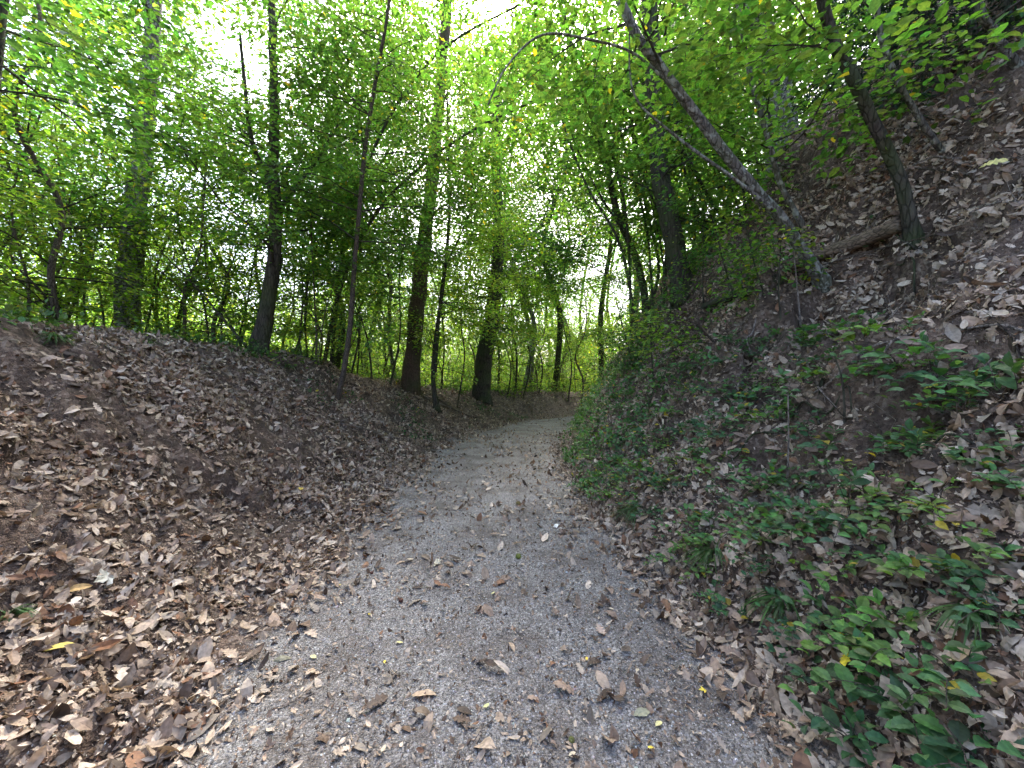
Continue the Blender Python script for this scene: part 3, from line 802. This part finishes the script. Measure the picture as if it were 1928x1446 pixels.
x, y = scatter(52000, -7.5, 9.5, 4.0, 12, rl, lambda x, y, d, s: cover(x, y, d, s) * np.clip(6 / np.hypot(x, y), 0, 1))
leaves_on(mb, x, y, rl, DRY[:7] + DRY_LO, .035, .125, .3, (.008, .035))
x, y = scatter(38000, -9, 12, 2, 27, rl, lambda x, y, d, s: cover(x, y, d, s) * (np.hypot(x, y) > 4) * np.clip(10 / np.hypot(x, y), 0, 1))
leaves_on(mb, x, y, rl, DRY_LO, .05, .13, .4, (.01, .04))
tag(mb.build("leaf_litter", M_DRY, tint=True), "carpet of curled brown and tan fallen leaves over both banks and the path edges", "leaf litter", kind="stuff")
# crumbled leaf fragments
mb = MB()
x, y = scatter(52000, -4.0, 4.5, .7, 7, rl, lambda x, y, d, s: np.clip(cover(x, y, d, s) + .2, 0, 1) * np.clip(2 / (.6 + np.hypot(x, y)), 0, 1))
leaves_on(mb, x, y, rl, DRY_LO, .012, .04, .5, (.003, .012))
tag(mb.build("leaf_crumbs", M_DRY, tint=True), "crumbled bits of dead leaf scattered between the fallen leaves", "leaf litter", kind="stuff")
# loose stones on the path
mb = MB()
ico = np.array([(0, 0, 1), (.9, 0, .1), (.3, .85, .2), (-.75, .5, 0), (-.7, -.55, .15), (.3, -.9, 0), (0, 0, -.8)])
icf = np.array([(0, 1, 2), (0, 2, 3), (0, 3, 4), (0, 4, 5), (0, 5, 1), (6, 2, 1), (6, 3, 2), (6, 4, 3), (6, 5, 4), (6, 1, 5)])
x, y = scatter(24000, -2.6, 2.6, .8, 6, rl, lambda x, y, d, s: (np.abs(d) < 1.9) * np.clip(1.4 / (.3 + np.hypot(x, y) ** 1.3 * .4), 0, 1) * np.clip(.55 + 1.6 * fbm(x * 1.7, y * 1.7, 711, 2), .08, 1))
n = len(x); P = np.stack([x, y, terrain(x, y) + .0005], -1)
g = rl.uniform(.08, .5, n) ** 1.0 * (1 + .6 * (rl.random(n) < .06)); T = g[:, None] * np.array([1, .975, .95])[None] * (1 + .04 * rl.normal(size=(n, 3)))
mb.inst((ico * [1, .8, .55], E(4), icf), P, rl.normal(size=(n, 3)), np.array([0, 0, 1.]) + .3 * rl.normal(size=(n, 3)), .0022 + .0055 * rl.random(n) ** 3, T.clip(.02, .75))
x, y = scatter(900, -2.4, 2.4, .9, 9, rl, lambda x, y, d, s: (np.abs(d) < 1.8) * np.clip(1.6 / (.3 + np.hypot(x, y)), 0, 1))
n = len(x); g = rl.uniform(.12, .45, n); T = g[:, None] * np.array([1, .96, .92])[None] * (1 + .05 * rl.normal(size=(n, 3)))
mb.inst((ico * [1, .75, .5], E(4), icf), np.stack([x, y, terrain(x, y) - .001], -1), rl.normal(size=(n, 3)), np.array([0, 0, 1.]) + .2 * rl.normal(size=(n, 3)), .006 + .011 * rl.random(n) ** 3, T.clip(.02, .75))
M_STONE = leaf_material("stone_chips", 0., (1, 1, 1), .8, .3)
tag(mb.build("gravel", M_STONE, tint=True), "small pale and grey stone chips pressed into the path", "gravel", kind="stuff")

# ------------------------------------------------------------------ single fallen leaves and nuts one can point to
def one_leaf(label, px, py, tm, size, col, group=None, tilt=.25, ang=None, lift=.012, name="fallen_leaf"):
    p = hit(px, py)
    if p is None: return
    r = np.random.default_rng(int(px * 7 + py)); mb = MB(); Nn = normals(p[0:1], p[1:2])[0] + r.normal(size=3) * tilt * .5
    a = r.uniform(0, 6.28) if ang is None else ang
    mb.inst(tm, np.zeros((1, 3)), np.array([[math.cos(a), math.sin(a), 0]]), Nn[None], np.array([size]), np.array([col]))
    o = mb.build(name, M_DRY, tint=True); o.location = tuple(p + unit(Nn) * lift)
    tag(o, label, "leaf", group)
YL = (.68, .52, .07); PL = (.55, .47, .33)
for i, (px, py, l) in enumerate([(1215, 655, "dark leafy shrub hanging from the ridge below the multi-stemmed tree"), (1180, 700, "dark shrub at the corner of the bank nearest the path bend")]):
    b = hit(px, py)
    tree("leafy_shrub", l, [b, b + [-.1, 0, .25], b + [-.25, 0, .6]], .012, .005, 560 + i, M_BARK, 16, .1, 1, .6, .05, 1., (.035, .075, .025), flare=1, sides=6, cat="shrub", up=.2)
one_leaf("crumpled pale maple leaf lying alone in the middle of the path", 825, 1068, DRY[10], .15, (.5, .46, .34), tilt=.5, lift=.02)
one_leaf("long tan leaf lying in the litter left of the gravel", 140, 1115, DRY[4], .13, (.5, .33, .13), lift=.035, ang=.6)
one_leaf("long yellow leaf in the litter at the lower left, near the frame edge", 112, 1232, DRY[4], .12, (.62, .5, .12), lift=.035, ang=.5)
one_leaf("dark rust-brown curled leaf beside the long yellow leaf at the lower left", 190, 1228, DRY[5], .14, (.17, .075, .03), lift=.035)
one_leaf("small bright yellow leaf on the left edge of the path, farthest yellow one", 565, 925, DRY[0], .1, YL, lift=.03)
one_leaf("bright yellow leaf caught in the green plants at the lower right", 1622, 1272, DRY[9], .11, (.8, .65, .05), lift=.09, tilt=1)
one_leaf("small bright yellow leaf on the right edge of the gravel near the bottom", 1325, 1305, DRY[10], .055, (.75, .6, .08), tilt=.6)
one_leaf("small yellow leaf beside the broad-leaved seedlings", 1755, 773, DRY[10], .11, (.7, .62, .1), lift=.12, tilt=1)
one_leaf("yellow leaf high on the right bank by the right edge of the view", 1905, 322, DRY[9], .16, (.62, .56, .2), lift=.15, tilt=1)
one_leaf("yellowish leaf at the very bottom of the view on the gravel", 722, 1418, DRY[1], .035, PL)
one_leaf("pale green oval leaf on the gravel below the crumpled brown leaf", 915, 1335, DRY[1], .035, (.55, .55, .25))
one_leaf("crumpled tan leaf throwing a shadow in the near middle of the gravel", 800, 1312, DRY[0], .12, (.42, .31, .21), tilt=.6, ang=0., lift=.015)
one_leaf("curled dark-edged leaf on the left part of the gravel", 528, 1245, DRY[6], .1, (.2, .19, .13), tilt=.7, ang=.4, lift=.015)
one_leaf("narrow tan leaf pointing down the path on the near gravel", 963, 1220, DRY[4], .09, (.36, .27, .19), ang=1.9)
one_leaf("grey-green oval leaf on the near gravel at the right", 1208, 1345, DRY[0], .085, (.27, .27, .18), lift=.01)
one_leaf("brown curled leaf on the gravel left of the grey-green oval leaf", 1050, 1290, DRY[5], .07, (.25, .15, .09), tilt=.6)
one_leaf("flat tan oak leaf lying on the left side of the near gravel", 585, 1195, DRY[7], .13, (.42, .33, .25), tilt=.1)
one_leaf("flat pale oak leaf lying nearest the right edge of the path", 1130, 1190, DRY[8], .12, (.4, .31, .25), tilt=.1)
one_leaf("white crumpled leaf on the right edge of the path", 1052, 995, DRY[9], .12, (.78, .78, .76), tilt=.8, lift=.03)
one_leaf("large greyish leaf lying in the litter left of the gravel", 200, 1100, DRY[10], .17, (.42, .42, .37), tilt=.5, lift=.04)
for i, (px, py) in enumerate([(640, 1105), (880, 1105), (752, 1215), (725, 1250), (1200, 1268), (1240, 1370), (1105, 1245), (1470, 1335), (590, 1240), (695, 1160), (1150, 1150), (930, 1120), (1225, 1415), (1078, 1425)]):
    one_leaf("tiny pale yellow leaf scattered on the gravel", px, py, DRY[0], .028 + .008 * (i % 3), [YL, PL, (.6, .55, .25)][i % 3], "tiny yellow leaves on the gravel")

def nut(label, px, py, rad, col, spiny):
    p = hit(px, py); r = np.random.default_rng(int(px)); mb = MB()
    nu, nv = 14, 9
    u = np.linspace(0, 2 * math.pi, nu, endpoint=False); v = np.linspace(0, math.pi, nv)
    Pn = np.stack([np.outer(np.sin(v), np.cos(u)), np.outer(np.sin(v), np.sin(u)), np.outer(np.cos(v), np.ones(nu))], -1)
    Pn = Pn * (1 + .06 * r.normal(size=(nv, nu, 1))) * [1, 1, .85]
    i = np.arange(nu * nv).reshape(nv, nu); j = np.roll(i, -1, 1)
    mb.add(Pn.reshape(-1, 3) * rad, np.stack([i[:-1], i[1:], j[1:], j[:-1]], -1).reshape(-1, 4), None, np.array(col))
    if spiny:
        d = r.normal(size=(420, 3)); d /= np.linalg.norm(d, axis=1, keepdims=True)
        t = np.array([(0, .035, 0), (0, -.035, 0), (1, 0, 0)]); 
        mb.inst((t, E(4), np.array([(0, 1, 2)])), d * rad * .8, d + .35 * r.normal(size=d.shape), r.normal(size=d.shape), np.full(420, rad * .65), np.tile(np.array(col) * 1.2, (420, 1)))
    o = mb.build("chestnut_burr" if spiny else "chestnut", M_DRY, tint=True, smooth=not spiny); o.location = tuple(p + [0, 0, rad * .7]); tag(o, label, "chestnut")
nut("green spiny chestnut burr on the path right of the pale maple leaf", 976, 1052, .022, (.16, .19, .035), True)
nut("dull green chestnut burr on the near gravel above the bottom edge", 1076, 1398, .012, (.13, .14, .04), True)
nut("small brown burr on the far right side of the path", 976, 952, .028, (.17, .13, .04), True)
nut("dark red-brown chestnut on the left of the gravel, farther one", 700, 1082, .014, (.08, .03, .018), False)
nut("dark red-brown chestnut half shell nearer than the other one", 755, 1135, .017, (.09, .035, .02), False)

# ------------------------------------------------------------------ plants
def plant(name, label, px, py, nst, L, leaf, n_leaf, tint, seed, group=None, tm=SERR, droop=.5, cat="plant", lean=None, yellow=.0, wide=1., pt=None):
    p = hit(px, py) if pt is None else pt
    if p is None: return
    r = np.random.default_rng(seed); Nn = normals(p[0:1], p[1:2])[0]
    root = empty(name, tuple(p), label, cat, group)
    st = MB(); lf = MB()
    for k in range(nst):
        a = 6.283 * k / nst + r.uniform(-.5, .5)
        d = unit(np.array([math.cos(a) * wide, math.sin(a) * wide, .2]) * .8 + Nn * r.uniform(.7, 1.2) + (np.array(lean) if lean is not None else 0))
        l = L * r.uniform(.6, 1.2); m = 7; t = np.linspace(0, 1, m)[:, None]
        C = r.normal(size=3) * .02 + d * l * t - np.array([0, 0, 1.]) * droop * l * t ** 2.2
        C[0] = -Nn * .02
        st.tube(C, np.linspace(.0028, .001, m), 4, cap=False)
        q = max(3, int(n_leaf * r.uniform(.7, 1.2)))
        tt = np.linspace(.22, 1, q); f = tt * (m - 1); ii = np.minimum(f.astype(int), m - 2); B = C[ii] + (C[ii + 1] - C[ii]) * (f - ii)[:, None]
        h = unit(np.cross(d, [0, 0, 1.])); sg = np.where(np.arange(q) % 2 == 0, 1, -1)[:, None]
        X = h[None] * sg * .9 + d[None] * .55 + r.normal(size=(q, 3)) * .22; X[-1] = d
        X[:, 2] -= .2
        S = leaf * (.7 + .5 * r.random(q)) * (1.05 - .35 * tt)
        Nl = np.array([0, 0, 1.]) * .8 + Nn * .5 + r.normal(size=(q, 3)) * .3
        Xn = X / np.linalg.norm(X, axis=1, keepdims=True)
        off = Xn * (S * (.55 if tm is SERR else .06))[:, None]
        lf.inst(tm, B + off, X, Nl, S, tints(q, tint, .18, yellow, r))
    st.build("stem", M_TWIG, root); lf.build("leaves", M_PLANT, root, tint=True, smooth=False)
    return root
def tuft(name, label, px, py, nb, L, tint, seed, group=None, cat="grass tuft", w_=.006):
    p = hit(px, py)
    if p is None: return
    r = np.random.default_rng(seed); Nn = normals(p[0:1], p[1:2])[0]; mb = MB()
    for k in range(nb):
        a = r.uniform(0, 6.283); d = unit(np.array([math.cos(a), math.sin(a), 0]) * .8 + Nn * r.uniform(.5, 1.3)); l = L * r.uniform(.5, 1.15); m = 7; t = np.linspace(0, 1, m)[:, None]
        C = d * l * t - np.array([0, 0, 1.]) * .75 * l * t ** 2 + r.normal(size=3) * .012
        h = unit(np.cross(d, [0, 0, 1.])) * w_; wd = np.array([1, 1, .95, .85, .65, .4, .05])[:, None]
        V_ = np.concatenate([C - h * wd, C + h * wd]); i = np.arange(m - 1)
        mb.add(V_, np.stack([i, i + 1, i + 1 + m, i + m], -1), None, tints(1, tint, .2, 0, r)[0])
    o = mb.build(name, M_PLANT, tint=True); o.location = tuple(p); tag(o, label, cat, group)

FR = (.065, .15, .05); FD = (.045, .11, .045); FL = (.10, .19, .045)
for i, (lab, px, py, ns, L, lf, nl, ti) in enumerate([
    ("large clump of broad bright green leaves at the bottom right corner", 1690, 1330, 9, .27, .115, 5, FR),
    ("leafy green seedling above the large clump at the bottom right", 1660, 1195, 7, .23, .10, 5, FL),
    ("small leafy seedling left of the large clump, next to a drooping grass tuft", 1560, 1170, 5, .18, .08, 5, FR),
    ("low dark-leaved plant at the foot of the bank below the large clump", 1610, 1400, 6, .18, .08, 5, FD),
    ("broad leaved plant cut by the bottom edge at the right", 1850, 1435, 6, .18, .10, 4, FD),
    ("spreading bramble of blue-green leaves in the middle of the right bank", 1500, 1010, 10, .38, .085, 9, FR),
    ("bramble shoots with toothed leaves just above the spreading bramble", 1440, 925, 7, .34, .08, 8, FR),
    ("bramble arching right from the middle of the bank towards the bare litter", 1600, 990, 6, .42, .085, 9, FD),
    ("leafy plant overhanging the path at the foot of the bank", 1340, 1010, 7, .3, .065, 8, FR),
    ("broad-leaved seedling with large flat leaves below the bare slope", 1690, 690, 7, .45, .10, 7, FR),
    ("second broad-leaved seedling at the right edge of the view under the bare slope", 1900, 760, 5, .4, .10, 7, FR),
    ("low plant with soft leaves under the broad-leaved seedlings", 1770, 730, 5, .35, .11, 6, FD),
    ("pale fern-like plant at the right edge above the bottom corner", 1860, 1100, 7, .2, .06, 7, FD),
    ("small plant with pale leaves near the thin upright stick", 1500, 745, 6, .5, .1, 7, FR),
    ("sparse plant with round leaves left of the thin upright stick", 1400, 745, 6, .5, .1, 7, FD),
    ("wiry bramble with bright tips below the low shrub", 1320, 700, 6, .6, .1, 8, FR),
    ("leafy plant clinging to the bank below the fallen log", 1560, 640, 5, .5, .1, 7, FR),
    ("tangle of small leaves halfway up the bank left of the bare stick", 1360, 830, 7, .45, .08, 8, FD),
    ("low seedling in the bare litter on the right bank", 1720, 850, 4, .22, .07, 5, FD),
    ("tiny seedling below the low seedling in the bare litter", 1700, 960, 4, .16, .05, 5, FR)]):
    plant("leafy_plant", lab, px, py, ns + 1, L * 1.25, lf * .95, nl, ti, 800 + i)
for i, (lab, px, py, nb, L) in enumerate([
    ("drooping tuft of long green grass at the foot of the right bank", 1475, 1130, 70, .22), ("drooping grass tuft overhanging the edge beneath the spreading bramble", 1345, 1040, 80, .26),
    ("grass tuft at the right edge of the view above the bottom corner", 1830, 1150, 60, .18), ("dry grass tuft in the litter at the right edge of the view", 1880, 870, 60, .22),
    ("small grass tuft at the left edge of the view low on the left bank", 15, 1165, 60, .16), ("grass tuft hanging beside the path edge near the sunlit leaves", 1200, 960, 80, .3),
    ("grass tuft at the top of the left bank by the frame edge", 100, 640, 70, .25), ("grass tuft high on the left bank beneath the thick grey trunk", 280, 650, 60, .25), ("grass tuft on the left crest left of the twin-stemmed sapling", 540, 690, 50, .25)]):
    tuft("grass_tuft", lab, px, py, nb, L, (.05, .10, .03), 850 + i)
r = np.random.default_rng(590)
for i, (px, py) in enumerate([(1190, 690), (1240, 640), (1262, 600), (1325, 590), (1385, 570), (1440, 560), (1470, 610), (1230, 720)]):
    b = hit(px, py)
    while b is None: py += 6; b = hit(px, py)
    h = r.uniform(.22, .42) * b[1] * .75; lx = r.uniform(-.45, .1) * h
    tree("slender_tree", "thin stem", [b, b + [lx * .3, 0, h * .35], b + [lx * .6, -.05, h * .7], b + [lx, -.1, h]], .010 + .001 * b[1], .004, 591 + i, M_BARK,
         6, .4, 1, .4 + .04 * b[1], .055, .8, [MID, DK, BR][i % 3], flare=1.1, sides=6, group="thin stems on the right ridge", sub=.13)
r = np.random.default_rng(900); k = 0
gp = []
for _ in range(3000):
    px = r.uniform(1090, 1900); py = r.uniform(620, 1300)
    p = hit(px, py)
    if p is None: continue
    d, s = path_coords(p[0], p[1]); d = d[0]
    if d < 1.35 or d > 6 or p[1] > 13: continue
    if r.random() > np.interp(d, [1.3, 2.4, 3.5, 6], [1, 1, .4, .12]) * np.interp(px, [1100, 1500, 1900], [1, .6, .25]): continue
    if not ok(p[0], p[1], .17, gp): continue
    gp.append((p[0], p[1])); k += 1
    plant("bank_seedling", "small leafy seedling rooted in the litter of the right bank", px, py, int(r.integers(3, 8)), r.uniform(.16, .38) + .035 * max(0, p[1] - 3), r.uniform(.04, .085), 8, [FR, FD, FL][k % 3], 1000 + k, "seedlings on the right bank", pt=p, yellow=.03)
    if k >= 180: break
# undergrowth hugging the foot of the right bank and trailing over the crests
def undergrowth(name, label, n, x0, x1, y0, y1, fn, size, tint, seed, h=.16):
    r = np.random.default_rng(seed); mb = MB()
    x, y = scatter(n, x0, x1, y0, y1, r, fn); n = len(x); Nn = normals(x, y)
    P = np.stack([x, y, terrain(x, y)], -1) + Nn * (h * r.random(n) ** 1.3)[:, None]
    mb.inst(LF2, P, r.normal(size=(n, 3)), Nn * .5 + np.array([0, 0, .8]) + r.normal(size=(n, 3)) * .4, size * r.uniform(.6, 1.4, n), tints(n, tint, .3, .02, r))
    tag(mb.build(name, M_PLANT, tint=True), label, "undergrowth", kind="stuff")
undergrowth("undergrowth", "low mat of small green leaves along the foot of the right bank", 9000, .5, 9, 3.5, 17, lambda x, y, d, s: (d > 1.3) * (d < 5) * np.clip(1.2 - (d - 1.3) / 2.4, .03, 1) * np.clip((fbm(x * 2.3, y * 2.3, 955, 3) + .03) * 4, 0, 1) * sstep(3.6, 5.5, s), .055, FR, 950, .24)
undergrowth("crest_undergrowth", "low green plants trailing along the crest of the left bank", 16000, -13, 3, 2.5, 30, lambda x, y, d, s: (d < -4.3) * (d > -9) * np.clip((fbm(x * 1.3, y * 1.3, 965, 3) + .05) * 3, 0, 1), .06, MID, 951, .3)
undergrowth("bank_ivy", "sprinkling of small green leaves on the left bank", 1300, -7, 2, 2.5, 20, lambda x, y, d, s: (d < -1.8) * (d > -4.6) * np.clip((fbm(x * 1.1, y * 1.1, 975, 3) - .22) * 6, 0, 1), .05, FD, 952, .06)

# ------------------------------------------------------------------ dead wood
def log(name, label, pts, r0, r1, mat, seed, cat="log", sides=12, snags=0):
    P = np.array(pts); base = P[0].copy(); mb = MB(); r = np.random.default_rng(seed)
    Ps = smooth_poly(P, 6); R = np.linspace(r0, r1, len(Ps))
    mb.tube(Ps, R, sides, .25, seed)
    for k in range(snags):
        i = int(r.uniform(.1, .95) * len(Ps)); dv = unit(r.normal(size=3) + [0, 0, .6]); l = r.uniform(.1, .4)
        mb.tube([Ps[i], Ps[i] + dv * l * .5, Ps[i] + dv * l + r.normal(size=3) * .03], [R[i] * .35, R[i] * .22, R[i] * .08], 5)
    o = mb.build(name, mat, smooth=True, origin=base); o.location = tuple(base); tag(o, label, cat); return o
def lay(pix, lift):
    out = []
    for px, py in pix:
        p = hit(px, py)
        while p is None: py += 8; p = hit(px, py)
        out.append(p + normals(p[0:1], p[1:2])[0] * lift)
    return out
a = hit(1705, 432); b = hit(1300, 575)
def onslope(pix, Ys, lift):
    return [groundpt(px, py, Y) + np.array([0, 0, lift]) for (px, py), Y in zip(pix, Ys)]
log("fallen_log", "pale rotten log lying aslant on the right bank, its upper end under the rough trunk", lay([(1700, 440), (1620, 462), (1545, 490), (1480, 520)], .07), .085, .065, M_ROT, 1, snags=2)
log("fallen_log", "dark mossy log continuing down the ridge left of the pale rotten log", lay([(1465, 535), (1400, 560), (1330, 590)], .05), .07, .05, M_BARK, 2, snags=3)
log("fallen_branch", "broken stick standing upright in the middle of the right bank", [hit(1482, 905) - [0, 0, .05], hit(1482, 905) + [.01, 0, .3], hit(1482, 905) + [.02, .02, .62]], .008, .004, M_PALE, 3, "branch", 6)
log("fallen_branch", "thin pale stick leaning out of the slope below the fallen log", [hit(1510, 640) - [0, 0, .05], hit(1510, 640) + [-.05, 0, .5], hit(1510, 640) + [-.1, .0, 1.0]], .013, .006, M_PALE, 4, "branch", 6)
log("dead_bush_stem", "thin dark dead stem with snapped twigs in the litter of the right bank", [hit(1590, 795) - [0, 0, .05], hit(1590, 795) + [-.01, 0, .25], hit(1590, 795) + [-.05, .02, .45]], .009, .004, M_BARK, 5, "stem", 6, 9)
for i, (lab, pix) in enumerate([
    ("long thin dead branch lying up the slope beneath the rough trunk", [(1490, 520), (1580, 500), (1680, 470), (1790, 440)]),
    ("thin dead branch slanting across the upper right slope", [(1560, 350), (1680, 320), (1800, 270), (1900, 200)]),
    ("pale dead twig crossing the slope right of the crooked pale stem", [(1600, 330), (1720, 330), (1860, 340)]),
    ("pair of dead sticks lying in the sunlit litter beside the dark stem", [(1520, 690), (1545, 730), (1580, 770)]),
    ("bent twig lying on dark earth below the broad-leaved seedling", [(1590, 790), (1640, 800), (1665, 830)]),
    ("pale branch jutting in from the right edge of the view", [(1928, 720), (1880, 705), (1850, 700)]),
    ("thin twig on the right bank near the bottom edge", [(1540, 1180), (1570, 1230), (1600, 1290)]),
    ("thin root trailing down the left bank below the twin-stemmed sapling", [(640, 800), (690, 812), (740, 830)]),
    ("exposed root at the foot of the double-stemmed tree by the bend", [(825, 755), (860, 775), (900, 790)]),
    ("second exposed root nearer the thick reddish trunk", [(770, 720), (800, 750), (850, 770)])]):
    q = lay(pix, .02); dd = np.mean([p[1] for p in q])
    log("fallen_branch" if "root" not in lab else "root", lab, q, .0022 * dd + .002, .0012 * dd + .001, M_PALE if i % 2 else M_TWIG, 20 + i, "branch" if "root" not in lab else "root", 6, 2)
r = np.random.default_rng(980)
for i in range(26):
    px = r.uniform(1180, 1900); py = r.uniform(250, 850); p = hit(px, py)
    if p is None or p[1] > 9: continue
    Nn = normals(p[0:1], p[1:2])[0]; t = unit(np.cross(Nn, r.normal(size=3) + [0, 0, .6])); L = r.uniform(.25, .6) * (.4 + p[1] * .3); pts = []
    for k in range(5):
        q = p + t * L * (k / 4 - .5) + r.normal(size=3) * L * .05; q[2] = gz(q[0], q[1]) + .015 + .05 * L * (k == 2) ; pts.append(q)
    o = log("root", "root", pts, .004 + .0022 * p[1], .002 + .0008 * p[1], [M_BARK, M_TWIG, M_PALE][i % 3], 990 + i, "root", 6, 3); o["group"] = "roots and sticks on the right bank"
# fine fallen twigs
mb = MB(); r = np.random.default_rng(970)
x, y = scatter(2600, -5, 8, .9, 11, r, lambda x, y, d, s: np.where(d > 1.2, 1., np.where(d < -1.3, .4, .06)))
Nn = normals(x, y); z = terrain(x, y)
for i in range(len(x)):
    L = r.uniform(.06, .32) * (1 + .1 * y[i]); t = unit(np.cross(Nn[i], r.normal(size=3))); t = unit(t + Nn[i] * r.uniform(0, .35)); c = np.array([x[i], y[i], z[i]]) + Nn[i] * .02
    b = r.normal(size=3) * L * .12; R = r.uniform(.001, .0035) * (1 + .08 * y[i])
    mb.tube([c - t * L * .5, c + b, c + t * L * .5 - b * .3], [R, R * .8, R * .4], 4, cap=False)
tag(mb.build("twig_litter", M_PALE), "fine fallen twigs strewn over the banks", "twigs", kind="stuff")

# ------------------------------------------------------------------ labels of the repeats: told apart by the landmark they stand nearest to
ORD = ["nearest", "second nearest", "third nearest", "fourth nearest", "fifth nearest", "sixth nearest", "seventh nearest", "eighth nearest", "ninth nearest", "tenth nearest",
       "eleventh nearest", "twelfth nearest"] + [w_ + " nearest" for w_ in "thirteenth fourteenth fifteenth sixteenth seventeenth eighteenth nineteenth twentieth twenty-first twenty-second twenty-third twenty-fourth twenty-fifth twenty-sixth twenty-seventh twenty-eighth twenty-ninth thirtieth".split()]
def proj(o):
    x, y, z = o.location; y = max(y, .3); return CX + F * x / y, CY - F * (z - CAMZ) / y
def relabel(objs, marks, kind_of):
    bins = {}
    for o in objs:
        u, v = proj(o); kd = kind_of(o)
        best = min(marks, key=lambda m: math.hypot(m[1] - u, (m[2] - v) if m[2] is not None else 0))
        side = "left" if u < best[1] else "right"
        bins.setdefault((best[0], side, kd), []).append((math.hypot(best[1] - u, (best[2] - v) if best[2] is not None else 0), o))
    for (mk, side, kd), L in bins.items():
        L.sort(key=lambda q: q[0])
        for i, (_, o) in enumerate(L):
            if i < len(ORD): o["label"] = kd + ", " + ORD[i] + " " + side + " of the " + mk
            else: o["label"] = kd + ", farther " + side + " of the " + mk
TM = [("thick grey trunk", 240, None), ("dark forked tree", 490, None), ("thin leaning tree", 640, None), ("reddish trunk", 775, None), ("broken-topped trunk", 905, None),
      ("multi-stemmed tree", 1215, None), ("straight dark trunk", 1280, None), ("leaning grey trunk", 1480, None), ("rough trunk", 1700, None)]
KD = {"understorey trees beyond the left bank": "layered young tree", "thin poles in the wood": "thin pole sapling", "tall trees beyond the left bank": "tall tree behind",
      "woodland trees beyond the bend": "far tree beyond the bend", "woodland trees behind the right bank": "tree on the right bank top", "saplings on the left crest": "slender crest sapling", "thin leaning stems over the right ridge": "thin dark leaning stem", "bushy young trees past the bend": "bushy young tree past the bend", "thin stems on the right ridge": "thin leafy stem on the right bank", "high-crowned trees of the wood": "high-crowned tree", "bare crooked stems on the left crest": "bare crooked stem",
      "saplings among the leaning trees": "green-leaved sapling"}
allo = [o for o in COL.objects if o.parent is None]
relabel([o for o in allo if o.get("group") in KD], TM, lambda o: KD[o["group"]])
PM = [("large corner clump", 1690, 1330), ("spreading bramble", 1500, 1010), ("low dark-leaved plant", 1610, 1400), ("broad-leaved seedling", 1690, 690), ("upright broken stick", 1482, 905),
      ("drooping grass tuft", 1475, 1130), ("low bright shrub", 1300, 630), ("dark upright stem", 1590, 795), ("path bend", 1100, 790), ("sunlit leaves", 1200, 930), ("overhanging leafy plant", 1340, 1010), ("fallen log", 1600, 470), ("wiry bramble", 1320, 700), ("corner shrub", 1180, 700), ("sunlit grass tuft", 1200, 960), ("bare litter seedling", 1720, 850), ("round-leaved plant", 1400, 745)]
relabel([o for o in allo if o.get("group") == "seedlings on the right bank"], PM, lambda o: "small bank seedling")
relabel([o for o in allo if o.get("group") == "roots and sticks on the right bank"], PM + [("rough trunk", 1718, 440), ("crooked pale stem", 1772, 295)], lambda o: "exposed root or stick")
LM = [("pale maple leaf", 825, 1068), ("crumpled tan leaf", 800, 1312), ("narrow tan leaf", 963, 1220), ("grey-green oval leaf", 1208, 1345), ("flat oak leaf", 585, 1195)]
relabel([o for o in allo if o.get("group") == "tiny yellow leaves on the gravel"], LM, lambda o: "tiny pale yellow leaf")
CON = [o for o in allo if o.get("group") == "dark conifers on the upper slope"]; CON.sort(key=lambda o: o.location[0] / o.location[1])
for o, w_ in zip(CON, ["leftmost", "second from the left", "third from the left", "rightmost"]): o["label"] = w_ + " of the dark conifers in the top right corner"
print("LEAVES", NLEAF, flush=True)
